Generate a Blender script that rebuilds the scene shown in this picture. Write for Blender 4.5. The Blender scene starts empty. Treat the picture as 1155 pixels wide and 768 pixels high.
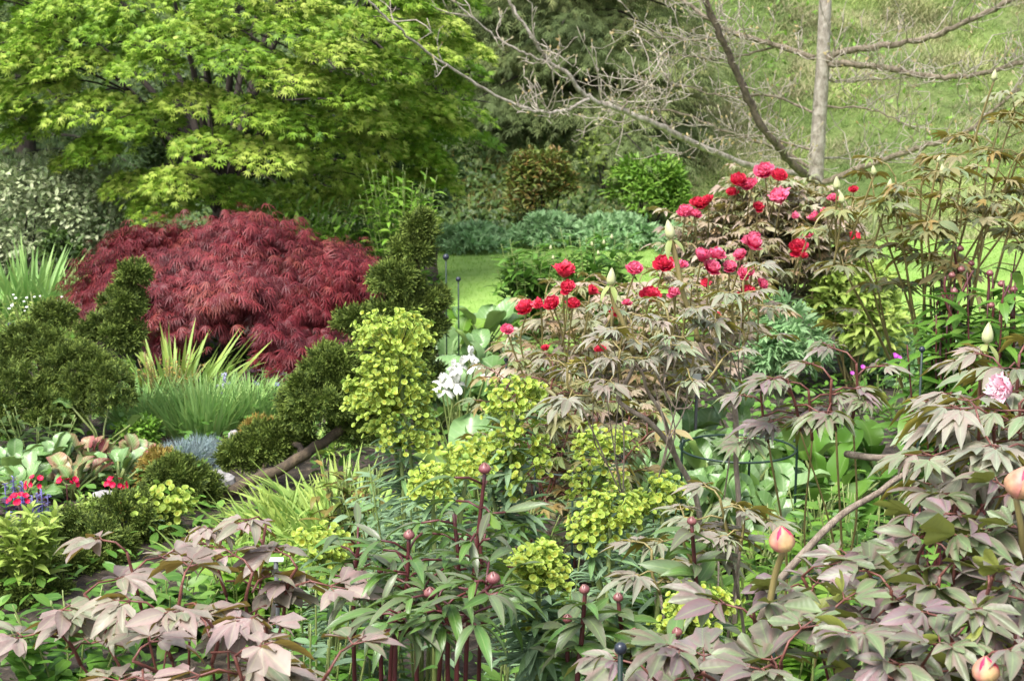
import bpy, math, random
import numpy as np

# ------------------------------------------------------------------ camera, sky, sun, exposure
S = bpy.context.scene
COL = S.collection
RNG = np.random.default_rng(11)
random.seed(5)
R = math.radians
PW, PH, FPX, CAMZ, HORIZ = 1155.0, 768.0, 1700.0, 1.65, 93.0
PITCH = math.atan((PH / 2 - HORIZ) / FPX)
cam_d = bpy.data.cameras.new('camera')
cam = bpy.data.objects.new('camera', cam_d)
COL.objects.link(cam)
cam.location = (0, 0, CAMZ)
cam.rotation_euler = (math.pi / 2 - PITCH, 0, 0)
cam_d.sensor_width = 36.0
cam_d.lens = 36.0 * FPX / PW
cam_d.clip_start = 0.05
cam_d.clip_end = 500
cam_d.dof.use_dof = True
cam_d.dof.focus_distance = 3.3
cam_d.dof.aperture_fstop = 13.0
S.camera = cam

SUN_EL, SUN_AZ = 58.0, -35.0          # sun high, behind the viewer's left shoulder
world = bpy.data.worlds.new('World')
S.world = world
world.use_nodes = True
wn = world.node_tree
bg = wn.nodes['Background']
sky = wn.nodes.new('ShaderNodeTexSky')
sky.sky_type = 'NISHITA'
sky.sun_disc = False
sky.sun_elevation = R(SUN_EL)
sky.sun_rotation = R(180 - SUN_AZ)
sky.air_density = 1.0
sky.dust_density = 4.0
sky.ozone_density = 1.0
hsv = wn.nodes.new('ShaderNodeHueSaturation')
hsv.inputs['Saturation'].default_value = 0.55
wn.links.new(sky.outputs['Color'], hsv.inputs['Color'])
wn.links.new(hsv.outputs['Color'], bg.inputs['Color'])
bg.inputs['Strength'].default_value = 0.142
sun_d = bpy.data.lights.new('sun', 'SUN')
sun_d.energy = 1.75
sun_d.angle = R(26)
sun_d.color = (1.0, 0.985, 0.955)
sun = bpy.data.objects.new('sun', sun_d)
COL.objects.link(sun)
sun.location = (-5, -8, 14)
sun.rotation_euler = (R(90 - SUN_EL), 0, R(SUN_AZ))
vs = S.view_settings
vs.view_transform = 'Standard'
vs.look = 'None'
vs.exposure = 1.33
vs.gamma = 1.0
vs.use_curve_mapping = False
S.render.engine = 'CYCLES'
S.cycles.max_bounces = 5
S.cycles.transparent_max_bounces = 8
S.cycles.use_denoising = True

# ------------------------------------------------------------------ helpers: places
_c, _s = math.cos(PITCH), math.sin(PITCH)


def at(px, py, d):
    """world point seen at photo pixel (px, py) that lies d metres ahead"""
    u = (px - PW / 2) / FPX
    v = (PH / 2 - py) / FPX
    dy = _c + v * _s
    dz = -_s + v * _c
    k = d / dy
    return np.array([u * k, d, CAMZ + dz * k])


def hill(x, y):
    x = np.asarray(x, float)
    y = np.asarray(y, float)
    t = np.clip(y - 16.6, 0, None)
    h = 0.62 * t - 0.5 * (1 - np.exp(-t / 0.8)) * 0.62
    t2 = np.clip(y - 34, 0, None)
    h = h - 0.55 * t2 + 0.55 * 8 * (1 - np.exp(-t2 / 8)) * 0.4
    b = 0.10 * np.sin(x * 1.3 + 1) * np.sin(y * 1.1) + 0.06 * np.sin(x * 3.1) * np.sin(y * 2.7 + 2)
    return h + b * np.clip(t / 2, 0, 1)


def gnd(px, d):
    p = at(px, 400, d)
    return np.array([p[0], d, float(hill(p[0], d))])


def nrm(a):
    a = np.asarray(a, float)
    return a / np.maximum(np.linalg.norm(a, axis=-1, keepdims=True), 1e-9)


def U(a, b, n=None):
    return RNG.uniform(a, b, n)


def N(s, n=None):
    return RNG.normal(0, s, n)


# ------------------------------------------------------------------ helpers: meshes
class MB:
    """collects geometry; leaf attribute = (u along, v from the vein, random per leaf)"""

    def __init__(self):
        self.v, self.a, self.f = [], [], []
        self.n = 0

    def add(self, v, faces, a):
        v = np.asarray(v, float)
        for f in faces:
            f = np.asarray(f, int)
            if f.size:
                self.f.append(f + self.n)
        self.v.append(v)
        self.a.append(np.asarray(a, float))
        self.n += len(v)

    def inst(self, T, pos, dirs, ups, scale, rnd=None):
        pos = np.atleast_2d(np.asarray(pos, float))
        n = len(pos)
        if n == 0:
            return
        x = nrm(np.broadcast_to(np.asarray(dirs, float), (n, 3)))
        up = np.broadcast_to(np.asarray(ups, float), (n, 3))
        y = np.cross(up, x)
        bad = np.linalg.norm(y, axis=1) < 1e-4
        if bad.any():
            y[bad] = np.cross(np.array([0.31, 0.95, 0.1]), x[bad])
        y = nrm(y)
        z = np.cross(x, y)
        sc = np.asarray(scale, float)
        if sc.ndim == 0:
            sc = np.full((n, 3), float(sc))
        elif sc.ndim == 1:
            sc = np.repeat(sc[:, None], 3, 1)
        if rnd is None:
            rnd = U(0, 1, n)
        tv = T['v'][None] * sc[:, None, :]
        v = pos[:, None, :] + tv[..., 0:1] * x[:, None] + tv[..., 1:2] * y[:, None] + tv[..., 2:3] * z[:, None]
        m = len(T['v'])
        off = (np.arange(n) * m)[:, None, None]
        fs = [(f[None] + off).reshape(-1, f.shape[1]) for f in T['f'] if len(f)]
        a = np.empty((n, m, 3))
        a[..., :2] = T['a'][None]
        a[..., 2] = np.asarray(rnd)[:, None]
        self.add(v.reshape(-1, 3), fs, a.reshape(-1, 3))

    def tube(self, pts, rad, sides=6, rnd=None, cap=True):
        P = np.asarray(pts, float)
        k = len(P)
        rad = np.broadcast_to(np.asarray(rad, float), (k,)) if np.ndim(rad) else np.full(k, float(rad))
        t = nrm(np.gradient(P, axis=0))
        ref = np.array([0.12, 0.35, 1.0]) if abs(t[0][2]) < 0.9 else np.array([1.0, 0.2, 0.1])
        u = nrm(np.cross(t, ref))
        w = np.cross(t, u)
        ang = np.arange(sides) * 2 * math.pi / sides
        V = P[:, None] + rad[:, None, None] * (np.cos(ang)[None, :, None] * u[:, None] + np.sin(ang)[None, :, None] * w[:, None])
        V = V.reshape(-1, 3)
        i = np.arange(k - 1)[:, None] * sides
        j = np.arange(sides)[None]
        j2 = (j + 1) % sides
        q = np.stack([i + j, i + j2, i + sides + j2, i + sides + j], -1).reshape(-1, 4)
        a = np.zeros((k * sides, 3))
        a[:, 0] = np.repeat(np.linspace(0, 1, k), sides)
        a[:, 1] = np.tile(np.arange(sides) / sides, k)
        a[:, 2] = U(0, 1) if rnd is None else rnd
        fs = [q]
        if cap:
            V = np.vstack([V, P[-1] + t[-1] * rad[-1] * 0.6, P[0]])
            a = np.vstack([a, a[-1:], a[:1]])
            e = k * sides
            b = (k - 1) * sides
            jj = np.arange(sides)
            fs.append(np.stack([b + jj, b + (jj + 1) % sides, np.full(sides, e)], -1))
            fs.append(np.stack([(jj + 1) % sides, jj, np.full(sides, e + 1)], -1))
        self.add(V, fs, a)

    def build(self, name, mat, parent=None, loc=None, smooth=True):
        me = bpy.data.meshes.new(name)
        v = np.concatenate(self.v) if self.v else np.zeros((0, 3))
        a = np.concatenate(self.a) if self.a else np.zeros((0, 3))
        if parent is not None:
            org = ORIGIN[parent.name]
        elif loc is not None:
            org = np.asarray(loc, float)
        else:
            org = np.zeros(3)
        v = v - org
        sizes = np.concatenate([np.full(len(f), f.shape[1]) for f in self.f])
        loops = np.concatenate([f.reshape(-1) for f in self.f])
        me.vertices.add(len(v))
        me.vertices.foreach_set('co', v.astype(np.float32).ravel())
        me.loops.add(len(loops))
        me.loops.foreach_set('vertex_index', loops.astype(np.int32))
        me.polygons.add(len(sizes))
        st = np.concatenate([[0], np.cumsum(sizes)[:-1]])
        me.polygons.foreach_set('loop_start', st.astype(np.int32))
        me.polygons.foreach_set('loop_total', sizes.astype(np.int32))
        me.polygons.foreach_set('use_smooth', np.full(len(sizes), bool(smooth)))
        at_ = me.attributes.new('leaf', 'FLOAT_VECTOR', 'POINT')
        at_.data.foreach_set('vector', a.astype(np.float32).ravel())
        me.update(calc_edges=True)
        me.materials.append(mat)
        o = bpy.data.objects.new(name, me)
        COL.objects.link(o)
        if parent is not None:
            o.parent = parent
            ORIGIN[o.name] = org
        else:
            o.location = org
            ORIGIN[o.name] = org
        return o


ORIGIN = {}


def thing(name, label, cat, loc=(0, 0, 0), group=None):
    o = bpy.data.objects.new(name, None)
    COL.objects.link(o)
    o.location = tuple(float(q) for q in loc)
    o.empty_display_size = 0.1
    o['label'] = label
    o['category'] = cat
    if group:
        o['group'] = group
    ORIGIN[o.name] = np.asarray(loc, float)
    return o


def tag(o, label, cat, group=None):
    o['label'] = label
    o['category'] = cat
    if group:
        o['group'] = group
    return o


def part_copy(me, name, parent, pos, zdir, scale, spin=None):
    """a child object that shares a mesh; its +Z is turned to zdir"""
    from mathutils import Vector, Matrix
    o = bpy.data.objects.new(name, me)
    COL.objects.link(o)
    o.parent = parent
    org = ORIGIN[parent.name]
    q = Vector(tuple(zdir)).to_track_quat('Z', 'Y').to_matrix().to_4x4()
    sp = Matrix.Rotation(U(0, 6.28) if spin is None else spin, 4, 'Z')
    o.matrix_local = Matrix.Translation(Vector(tuple(np.asarray(pos, float) - org))) @ q @ sp @ Matrix.Scale(float(scale), 4)
    ORIGIN[o.name] = np.asarray(pos, float)
    return o


def curve(pts, k=8):
    """Catmull-Rom through points"""
    P = np.asarray(pts, float)
    if len(P) == 2:
        t = np.linspace(0, 1, k)[:, None]
        return P[0] * (1 - t) + P[1] * t
    Q = np.vstack([2 * P[0] - P[1], P, 2 * P[-1] - P[-2]])
    out = []
    for i in range(len(P) - 1):
        a, b, c, d = Q[i:i + 4]
        t = np.linspace(0, 1, k, endpoint=False)[:, None]
        out.append(0.5 * ((2 * b) + (-a + c) * t + (2 * a - 5 * b + 4 * c - d) * t ** 2 + (-a + 3 * b - 3 * c + d) * t ** 3))
    out.append(P[-1:])
    return np.vstack(out)


# ------------------------------------------------------------------ leaf shapes
def T_polar(tips, sinus, base=75, base_r=0.25, droop=0.25, fold=0.10, wave=0.03, shoulder=0.72, seed=0, rings=2):
    """lobed leaf: fan from the leaf base, tips = [(deg, r)...] sorted, sinus radius between"""
    rg = np.random.default_rng(seed)
    out = [(-base, base_r, 1.0)]
    n = len(tips)
    for i, (a, r) in enumerate(tips):
        pa = -base if i == 0 else 0.5 * (tips[i - 1][0] + a)
        na = base if i == n - 1 else 0.5 * (a + tips[i + 1][0])
        sr = base_r if i == 0 else sinus
        sn = base_r if i == n - 1 else sinus
        out.append((a - 0.45 * (a - pa), sr + (r - sr) * shoulder * 0.75, 0.6))
        out.append((a, r * rg.uniform(0.95, 1.05), 0.0))
        out.append((a + 0.45 * (na - a), sn + (r - sn) * shoulder * 0.75, 0.6))
        if i < n - 1:
            out.append((na, sinus, 1.0))
    out.append((base, base_r, 1.0))
    m = len(out)
    v = [(0, 0, 0)]
    a_ = [(0, 0)]
    for ring, s in (((0, 0.52), (1, 1.0)) if rings == 2 else ((1, 1.0),)):
        for (ad, r, vd) in out:
            rr = r * s
            x = rr * math.cos(R(ad))
            y = rr * math.sin(R(ad))
            z = -droop * (x * x + y * y) + fold * vd * rr * 0.9 + wave * math.sin(ad * 0.21 + seed) * rr
            v.append((x, y, z))
            a_.append((s, vd))
    tri = [(0, 1 + i, 2 + i) for i in range(m - 1)]
    quad = [(1 + i, 1 + m + i, 2 + m + i, 2 + i) for i in range(m - 1)] if rings == 2 else []
    return dict(v=np.array(v), f=[np.array(q, int) for q in (tri, quad) if len(q)], a=np.array(a_))


def T_blade(n=5, w=0.5, prof='leaf', droop=0.3, fold=0.15, twist=0.0, wave=0.0):
    """strip leaf of length 1; w = full width at its widest"""
    v, a = [], []
    for i in range(n + 1):
        t = i / n
        if prof == 'leaf':
            ww = w * (math.sin(math.pi * min(1, t ** 0.85)) ** 0.9) + 0.01
        elif prof == 'grass':
            ww = w * (1 - t ** 1.8) * (0.75 + 0.25 * min(1, t * 4))
        elif prof == 'oval':
            ww = w * math.sqrt(max(0.0, 1 - (2 * t - 1) ** 2)) * (0.85 + 0.25 * t) + 0.01
        else:
            ww = w * min(1.0, 0.3 + 2 * t) * (1 - max(0, t - 0.7) / 0.3 * 0.9)
        ang = droop * t
        x = t * math.cos(ang * 0.7)
        z = -t * math.sin(ang * 0.7)
        for s in (-1, 0, 1):
            v.append((x, s * ww / 2, z + fold * abs(s) * ww + wave * abs(s) * math.sin(t * 11 + s)))
            a.append((t, abs(s)))
    q = []
    for i in range(n):
        b = 3 * i
        q += [(b, b + 3, b + 4, b + 1), (b + 1, b + 4, b + 5, b + 2)]
    return dict(v=np.array(v), f=[np.array(q)], a=np.array(a))


def T_merge(lst):
    v, f, a, n = [], {}, [], 0
    for T in lst:
        v.append(T['v'])
        a.append(T['a'])
        for ff in T['f']:
            if len(ff):
                f.setdefault(ff.shape[1], []).append(ff + n)
        n += len(T['v'])
    return dict(v=np.vstack(v), f=[np.vstack(x) for x in f.values()], a=np.vstack(a))


def T_move(T, yaw=0, pitch=0, scale=1, off=(0, 0, 0)):
    c, s = math.cos(R(yaw)), math.sin(R(yaw))
    cp, sp = math.cos(R(pitch)), math.sin(R(pitch))
    v = T['v'] * scale
    v = np.stack([v[:, 0] * cp + v[:, 2] * sp, v[:, 1], -v[:, 0] * sp + v[:, 2] * cp], 1)
    v = np.stack([v[:, 0] * c - v[:, 1] * s, v[:, 0] * s + v[:, 1] * c, v[:, 2]], 1) + np.array(off)
    return dict(v=v, f=T['f'], a=T['a'])


# tree peony leaflets: three lobes, the middle one long
PEONY = [T_polar([(-44, .60), (-15 + d, .82), (6 + d, 1.0), (38, .66)], .46, base=64, base_r=.20, droop=dr, fold=fo, seed=s, shoulder=.60)
         for s, d, dr, fo in ((1, 0, .18, .12), (2, -6, .32, .18), (3, 4, .06, .10))]
PEONY += [T_polar([(-33, .66), (0, 1.0), (32, .70)], .43, base=58, base_r=.2, droop=.22, fold=.14, seed=4, shoulder=.62),
          T_polar([(-26, .60), (2, 1.0), (30, .55)], .40, base=54, base_r=.18, droop=.38, fold=.18, seed=5, shoulder=.62),
          T_blade(6, .34, 'leaf', .3, .14, wave=.012)]
PEONY_B = [T_polar([(-34, .74), (1, 1.0), (36, .76)], .60, base=66, base_r=.24, droop=.20, fold=.14, seed=6, shoulder=.9),
           T_polar([(-30, .66), (-2, 1.0), (26, .80)], .60, base=60, base_r=.22, droop=.38, fold=.20, seed=7, shoulder=.9),
           T_polar([(-22, .72), (6, 1.0)], .62, base=58, base_r=.22, droop=.10, fold=.16, seed=8, shoulder=.95),
           T_blade(7, .40, 'leaf', .28, .14, wave=.014), T_blade(7, .34, 'leaf', .6, .18, wave=.014)]
LANCE = [T_blade(6, .30, 'leaf', d, .16, wave=.012) for d in (.25, .6, .95)]
OVATE = [T_blade(5, .46, 'leaf', d, .10) for d in (.2, .6)]
OVAL = [T_blade(6, .62, 'oval', d, .08, wave=.02) for d in (.2, .7)]


def T_round(w=.85, cup=.25, droop=.3, ruf=.05, n=8, m=4, seed=0):
    rg = np.random.default_rng(seed)
    ph = rg.uniform(0, 6)
    v, a, q = [], [], []
    for i in range(n + 1):
        t = i / n
        tt = .04 + .96 * t
        ww = w * (max(0., 1 - (2 * tt ** .9 - 1) ** 2)) ** .42 * (.8 + .25 * t) + .015
        ang = droop * t * t
        for j in range(m + 1):
            s = j / m * 2 - 1
            v.append((t * math.cos(ang * .6), s * ww / 2, -t * math.sin(ang * .6) + cup * s * s * ww * .6 + ruf * s * s * math.sin(t * 9 + ph + 2 * s) - .03 * math.cos(s * 3) * t))
            a.append((t, abs(s)))
    for i in range(n):
        for j in range(m):
            b = i * (m + 1) + j
            q.append((b, b + m + 1, b + m + 2, b + 1))
    return dict(v=np.array(v), f=[np.array(q)], a=np.array(a))


ROUND = [T_round(.80, .25, .3, .05, seed=1), T_round(.70, .4, .7, .06, seed=2), T_round(.88, .15, .9, .07, seed=3)]
SMALLLEAF = T_blade(2, .5, 'leaf', .4, .12)
TINY = dict(v=np.array([(0, 0, 0), (.5, -.24, .06), (1, 0, -.06), (.5, .24, .06)], float), f=[np.array([(0, 1, 2, 3)])],
            a=np.array([(0, 0), (.5, 1), (1, 0), (.5, 1)], float))
MAPLE = [T_polar([(-98, .42), (-62, .74), (-30, .93), (0, 1.0), (30, .93), (62, .74), (98, .42)], .34, base=125, base_r=.2, droop=d, fold=.10, shoulder=.42, seed=s, rings=1)
         for s, d in ((1, .30), (2, .5))]
_strip = T_blade(3, .062, 'leaf', .60, .1)
LACE = T_merge([T_move(_strip, yaw=y, pitch=p, scale=s) for y, p, s in
                ((-95, 18, .5), (-66, 10, .72), (-40, -4, .88), (-17, 6, .95), (3, -5, 1), (24, 5, .92), (47, 2, .86), (72, 8, .7), (98, 18, .5))])
_fing = T_blade(2, .30, 'strap', -.3, .1)
HINOKI = T_merge([T_move(_fing, yaw=y, pitch=p, scale=s, off=o) for y, p, s, o in
                  ((0, 0, .70, (.38, 0, 0)), (38, -10, .55, (.2, .03, 0)), (-38, -12, .55, (.2, -.03, 0)), (70, 6, .5, (.05, .03, 0)), (-70, 4, .5, (.05, -.03, 0)))])
_need = T_blade(1, .12, 'grass', .5, .05)
NEEDLES = T_merge([T_move(_need, yaw=y, pitch=p, scale=s, off=(x, 0, 0)) for y, p, s, x in
                   ((0, 0, .5, .6), (35, -8, .45, .4), (-35, 5, .45, .4), (45, 6, .5, .15), (-45, -8, .5, .15), (55, 0, .5, 0), (-55, 0, .5, 0))])
BLADE = [T_blade(7, .055, 'grass', d, .2) for d in (.15, .6, 1.3)]
GRASS = [T_blade(4, .035, 'grass', d, .15) for d in (.3, .9)]
TUFT = T_merge([T_move(T_blade(2, .07, 'grass', .5, .1), yaw=y, pitch=p, scale=s) for y, p, s in
                ((0, -70, 1), (110, -60, .8), (230, -50, .9), (60, -35, .7), (300, -30, .6))])


def disc_T(n=9, cup=.58):
    v = [(0, 0, .10)]
    a = [(0, 0)]
    for r, z in ((.30, .16), (.48, .05), (1.0, cup)):
        for i in range(n):
            t = 2 * math.pi * i / n
            rr = r * (1 + (.10 * math.cos(2 * t) if r == 1.0 else 0))
            v.append((rr * math.cos(t), rr * math.sin(t), z + (.05 * math.sin(3 * t) if r == 1.0 else 0)))
            a.append((r, .5))
    tri = [(0, 1 + i, 1 + (i + 1) % n) for i in range(n)]
    q = []
    for k in range(2):
        for i in range(n):
            q.append((1 + k * n + i, 1 + (k + 1) * n + i, 1 + (k + 1) * n + (i + 1) % n, 1 + k * n + (i + 1) % n))
    # turn it so that the disc looks along +x
    v = np.array(v)
    v = np.stack([v[:, 2], v[:, 0], v[:, 1]], 1)
    return dict(v=v, f=[np.array(tri), np.array(q)], a=np.array(a))


CUP = disc_T()


# ------------------------------------------------------------------ materials
def lin(c):
    return tuple((x / 255 / 12.92 if x / 255 <= .04045 else ((x / 255 + .055) / 1.055) ** 2.4) for x in c)


def leaf_mat(name, cols, under=None, vein=None, veinw=.12, edge=None, tip=None, rough=.5, spec=.35, transl=.30, noise=.25, nscale=9.0, patch=None, ribs=None):
    """cols: colours picked per leaf at random (linear rgb); u = along the leaf, v = off the vein"""
    m = bpy.data.materials.new(name)
    m.use_nodes = True
    nt = m.node_tree
    n, l = nt.nodes, nt.links
    pr = n['Principled BSDF']
    out = n['Material Output']
    at_ = n.new('ShaderNodeAttribute')
    at_.attribute_name = 'leaf'
    sep = n.new('ShaderNodeSeparateXYZ')
    l.new(at_.outputs['Vector'], sep.inputs[0])
    ramp = n.new('ShaderNodeValToRGB')
    el = ramp.color_ramp.elements
    while len(el) > 1:
        el.remove(el[-1])
    for i, c in enumerate(cols):
        p = i / max(1, len(cols) - 1)
        e = el[0] if i == 0 else el.new(p)
        e.position = p
        e.color = (*c, 1)
    l.new(sep.outputs['Z'], ramp.inputs[0])
    cur = ramp.outputs['Color']

    def mix(fac, a, b, blend='MIX'):
        x = n.new('ShaderNodeMix')
        x.data_type = 'RGBA'
        x.blend_type = blend
        if isinstance(fac, float):
            x.inputs[0].default_value = fac
        else:
            l.new(fac, x.inputs[0])
        for sock, val in ((x.inputs[6], a), (x.inputs[7], b)):
            if isinstance(val, tuple):
                sock.default_value = (*val, 1)
            else:
                l.new(val, sock)
        return x.outputs[2]

    def ramp1(src, p0, p1, v0=0., v1=1.):
        r = n.new('ShaderNodeMapRange')
        r.inputs['From Min'].default_value = p0
        r.inputs['From Max'].default_value = p1
        r.inputs['To Min'].default_value = v0
        r.inputs['To Max'].default_value = v1
        l.new(src, r.inputs['Value'])
        return r.outputs['Result']
    geo = n.new('ShaderNodeNewGeometry')
    if patch:
        nz2 = n.new('ShaderNodeTexNoise')
        nz2.inputs['Scale'].default_value = patch[1]
        l.new(geo.outputs['Position'], nz2.inputs['Vector'])
        cur = mix(ramp1(nz2.outputs['Fac'], .45, .62), cur, patch[0])
    if tip:
        cur = mix(ramp1(sep.outputs['X'], .45, 1.0, 0, tip[1] if len(tip) > 1 and not isinstance(tip[1], tuple) else .8), cur, tip[0])
    if edge:
        cur = mix(ramp1(sep.outputs['Y'], .35, 1.0, 0, edge[1]), cur, edge[0])
    if vein:
        cur = mix(ramp1(sep.outputs['Y'], 0, veinw, .75, 0), cur, vein)
    bump = None
    if ribs:
        def math_(op, a, b):
            x = n.new('ShaderNodeMath')
            x.operation = op
            for k_, val in ((0, a), (1, b)):
                if isinstance(val, (int, float)):
                    x.inputs[k_].default_value = val
                else:
                    l.new(val, x.inputs[k_])
            return x.outputs[0]
        ph = math_('MULTIPLY', math_('SUBTRACT', sep.outputs['X'], math_('MULTIPLY', sep.outputs['Y'], .28)), 6.283 * ribs[0])
        sn = math_('SINE', ph, 0)
        rib = ramp1(sn, .55, 1.0)
        cur = mix(math_('MULTIPLY', rib, ribs[1]), cur, vein)
        bump = n.new('ShaderNodeBump')
        bump.inputs['Strength'].default_value = .06
        bump.inputs['Distance'].default_value = .004
        l.new(sn, bump.inputs['Height'])
    if noise:
        nz = n.new('ShaderNodeTexNoise')
        nz.inputs['Scale'].default_value = nscale
        nz.inputs['Detail'].default_value = 3
        l.new(geo.outputs['Position'], nz.inputs['Vector'])
        hs = n.new('ShaderNodeHueSaturation')
        l.new(cur, hs.inputs['Color'])
        l.new(ramp1(nz.outputs['Fac'], .3, .7, 1 - noise, 1 + noise), hs.inputs['Value'])
        cur = hs.outputs['Color']
    if under:
        cur = mix(geo.outputs['Backfacing'], cur, under)
    l.new(cur, pr.inputs['Base Color'])
    if bump:
        l.new(bump.outputs[0], pr.inputs['Normal'])
    pr.inputs['Roughness'].default_value = rough
    pr.inputs['Specular IOR Level'].default_value = spec
    if transl:
        tr = n.new('ShaderNodeBsdfTranslucent')
        l.new(cur, tr.inputs['Color'])
        ms = n.new('ShaderNodeMixShader')
        ms.inputs[0].default_value = transl * .7
        l.new(pr.outputs[0], ms.inputs[1])
        l.new(tr.outputs[0], ms.inputs[2])
        l.new(ms.outputs[0], out.inputs[0])
    return m


def bark_mat(name, c1, c2, scale=18., rough=.85, bump=.5, stretch=.25):
    m = bpy.data.materials.new(name)
    m.use_nodes = True
    nt = m.node_tree
    n, l = nt.nodes, nt.links
    pr = n['Principled BSDF']
    tc = n.new('ShaderNodeTexCoord')
    mp = n.new('ShaderNodeMapping')
    mp.inputs['Scale'].default_value = (1, 1, stretch)
    l.new(tc.outputs['Object'], mp.inputs['Vector'])
    nz = n.new('ShaderNodeTexNoise')
    nz.inputs['Scale'].default_value = scale
    nz.inputs['Detail'].default_value = 6
    nz.inputs['Roughness'].default_value = .7
    l.new(mp.outputs[0], nz.inputs['Vector'])
    r = n.new('ShaderNodeValToRGB')
    r.color_ramp.elements[0].position = .36
    r.color_ramp.elements[1].position = .64
    r.color_ramp.elements[0].color = (*c1, 1)
    r.color_ramp.elements[1].color = (*c2, 1)
    l.new(nz.outputs['Fac'], r.inputs[0])
    l.new(r.outputs[0], pr.inputs['Base Color'])
    pr.inputs['Roughness'].default_value = rough
    b = n.new('ShaderNodeBump')
    b.inputs['Strength'].default_value = bump
    b.inputs['Distance'].default_value = .02
    l.new(nz.outputs['Fac'], b.inputs['Height'])
    l.new(b.outputs[0], pr.inputs['Normal'])
    return m


def plain_mat(name, c, rough=.5, spec=.4, metal=0.):
    m = bpy.data.materials.new(name)
    m.use_nodes = True
    nt = m.node_tree
    pr = nt.nodes['Principled BSDF']
    nz = nt.nodes.new('ShaderNodeTexNoise')
    nz.inputs['Scale'].default_value = 40
    r = nt.nodes.new('ShaderNodeValToRGB')
    r.color_ramp.elements[0].color = (*[x * .8 for x in c], 1)
    r.color_ramp.elements[1].color = (*[min(1, x * 1.15) for x in c], 1)
    nt.links.new(nz.outputs['Fac'], r.inputs[0])
    nt.links.new(r.outputs[0], pr.inputs['Base Color'])
    pr.inputs['Roughness'].default_value = rough
    pr.inputs['Specular IOR Level'].default_value = spec
    pr.inputs['Metallic'].default_value = metal
    return m


M = {}
# trees
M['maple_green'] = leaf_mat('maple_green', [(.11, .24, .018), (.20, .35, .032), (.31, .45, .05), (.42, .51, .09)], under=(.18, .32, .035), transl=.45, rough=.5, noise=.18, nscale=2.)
M['maple_red'] = leaf_mat('maple_red', [(.095, .008, .013), (.155, .014, .020), (.215, .028, .030), (.12, .011, .018), (.26, .055, .040)], under=(.12, .012, .018), transl=.25, rough=.45, spec=.4, noise=.35, nscale=4.)
M['conifer'] = leaf_mat('conifer', [(.030, .055, .010), (.050, .082, .014), (.080, .115, .018)], tip=((.24, .31, .06), .9), transl=.12, rough=.65, spec=.2, noise=.35, nscale=14.)
M['conifer_bronze'] = leaf_mat('conifer_bronze', [(.12, .13, .02), (.22, .17, .03), (.32, .19, .05)], tip=((.42, .30, .08), .8), transl=.12, rough=.6, spec=.25, noise=.3, nscale=14.)
M['hemlock'] = leaf_mat('hemlock', [(.085, .125, .04), (.135, .185, .06), (.19, .235, .08), (.26, .25, .085)], transl=.18, rough=.6, noise=.35, nscale=1.5)
M['darkleaf'] = leaf_mat('darkleaf', [(.035, .07, .016), (.06, .11, .022), (.09, .15, .03)], transl=.2, rough=.5, noise=.3, nscale=3.)
M['midleaf'] = leaf_mat('midleaf', [(.055, .145, .016), (.09, .205, .026), (.14, .265, .04)], transl=.32, rough=.42, noise=.25, nscale=4., vein=(.16, .28, .07))
M['brightleaf'] = leaf_mat('brightleaf', [(.10, .22, .02), (.15, .30, .03), (.22, .36, .05)], transl=.35, rough=.45, noise=.2, nscale=4., vein=(.25, .38, .1))
M['limeleaf'] = leaf_mat('limeleaf', [(.25, .37, .06), (.33, .45, .09), (.39, .46, .11)], transl=.4, rough=.5, noise=.2, nscale=6., vein=(.42, .50, .18))
M['bronzeleaf'] = leaf_mat('bronzeleaf', [(.09, .14, .025), (.14, .18, .03), (.12, .17, .03), (.24, .14, .04), (.13, .17, .03)], transl=.3, rough=.5, noise=.3, nscale=5.)
M['variegated'] = leaf_mat('variegated', [(.16, .25, .09), (.25, .33, .15), (.42, .46, .26), (.12, .2, .06)], edge=((.52, .54, .34), .7), transl=.25, rough=.55, noise=.25, nscale=3.)
M['glaucous'] = leaf_mat('glaucous', [(.18, .34, .13), (.25, .42, .18), (.32, .48, .23)], transl=.3, rough=.55, noise=.25, nscale=4.)
M['euph_leaf'] = leaf_mat('euph_leaf', [(.14, .23, .12), (.20, .30, .17), (.15, .27, .09)], vein=(.28, .38, .22), transl=.25, rough=.5, noise=.2, nscale=8.)
M['bluegrey'] = leaf_mat('bluegrey', [(.17, .24, .25), (.24, .31, .32), (.20, .27, .24)], transl=.1, rough=.7, noise=.2, nscale=20.)
M['iris_leaf'] = leaf_mat('iris_leaf', [(.20, .36, .07), (.28, .43, .10), (.36, .47, .09)], tip=((.42, .48, .12), .5), transl=.4, rough=.5, noise=.2, nscale=5.)
M['iris_grey'] = leaf_mat('iris_grey', [(.19, .36, .09), (.26, .43, .13), (.32, .46, .13)], transl=.38, rough=.55, noise=.2, nscale=5.)
M['grass'] = leaf_mat('grass', [(.19, .36, .05), (.26, .43, .075), (.32, .46, .10)], transl=.4, rough=.6, noise=.3, nscale=.9)
M['meadow'] = leaf_mat('meadow', [(.14, .24, .045), (.21, .31, .075), (.28, .35, .10), (.33, .34, .15)], transl=.3, rough=.6, noise=.35, nscale=.9, patch=((.34, .32, .17), 1.2))
M['berg'] = leaf_mat('berg', [(.13, .25, .075), (.18, .31, .11), (.12, .25, .05), (.25, .36, .17)], under=(.18, .28, .07), vein=(.33, .44, .22), veinw=.14, transl=.22, rough=.34, spec=.5, noise=.22, nscale=12., ribs=(7, .2))
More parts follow.
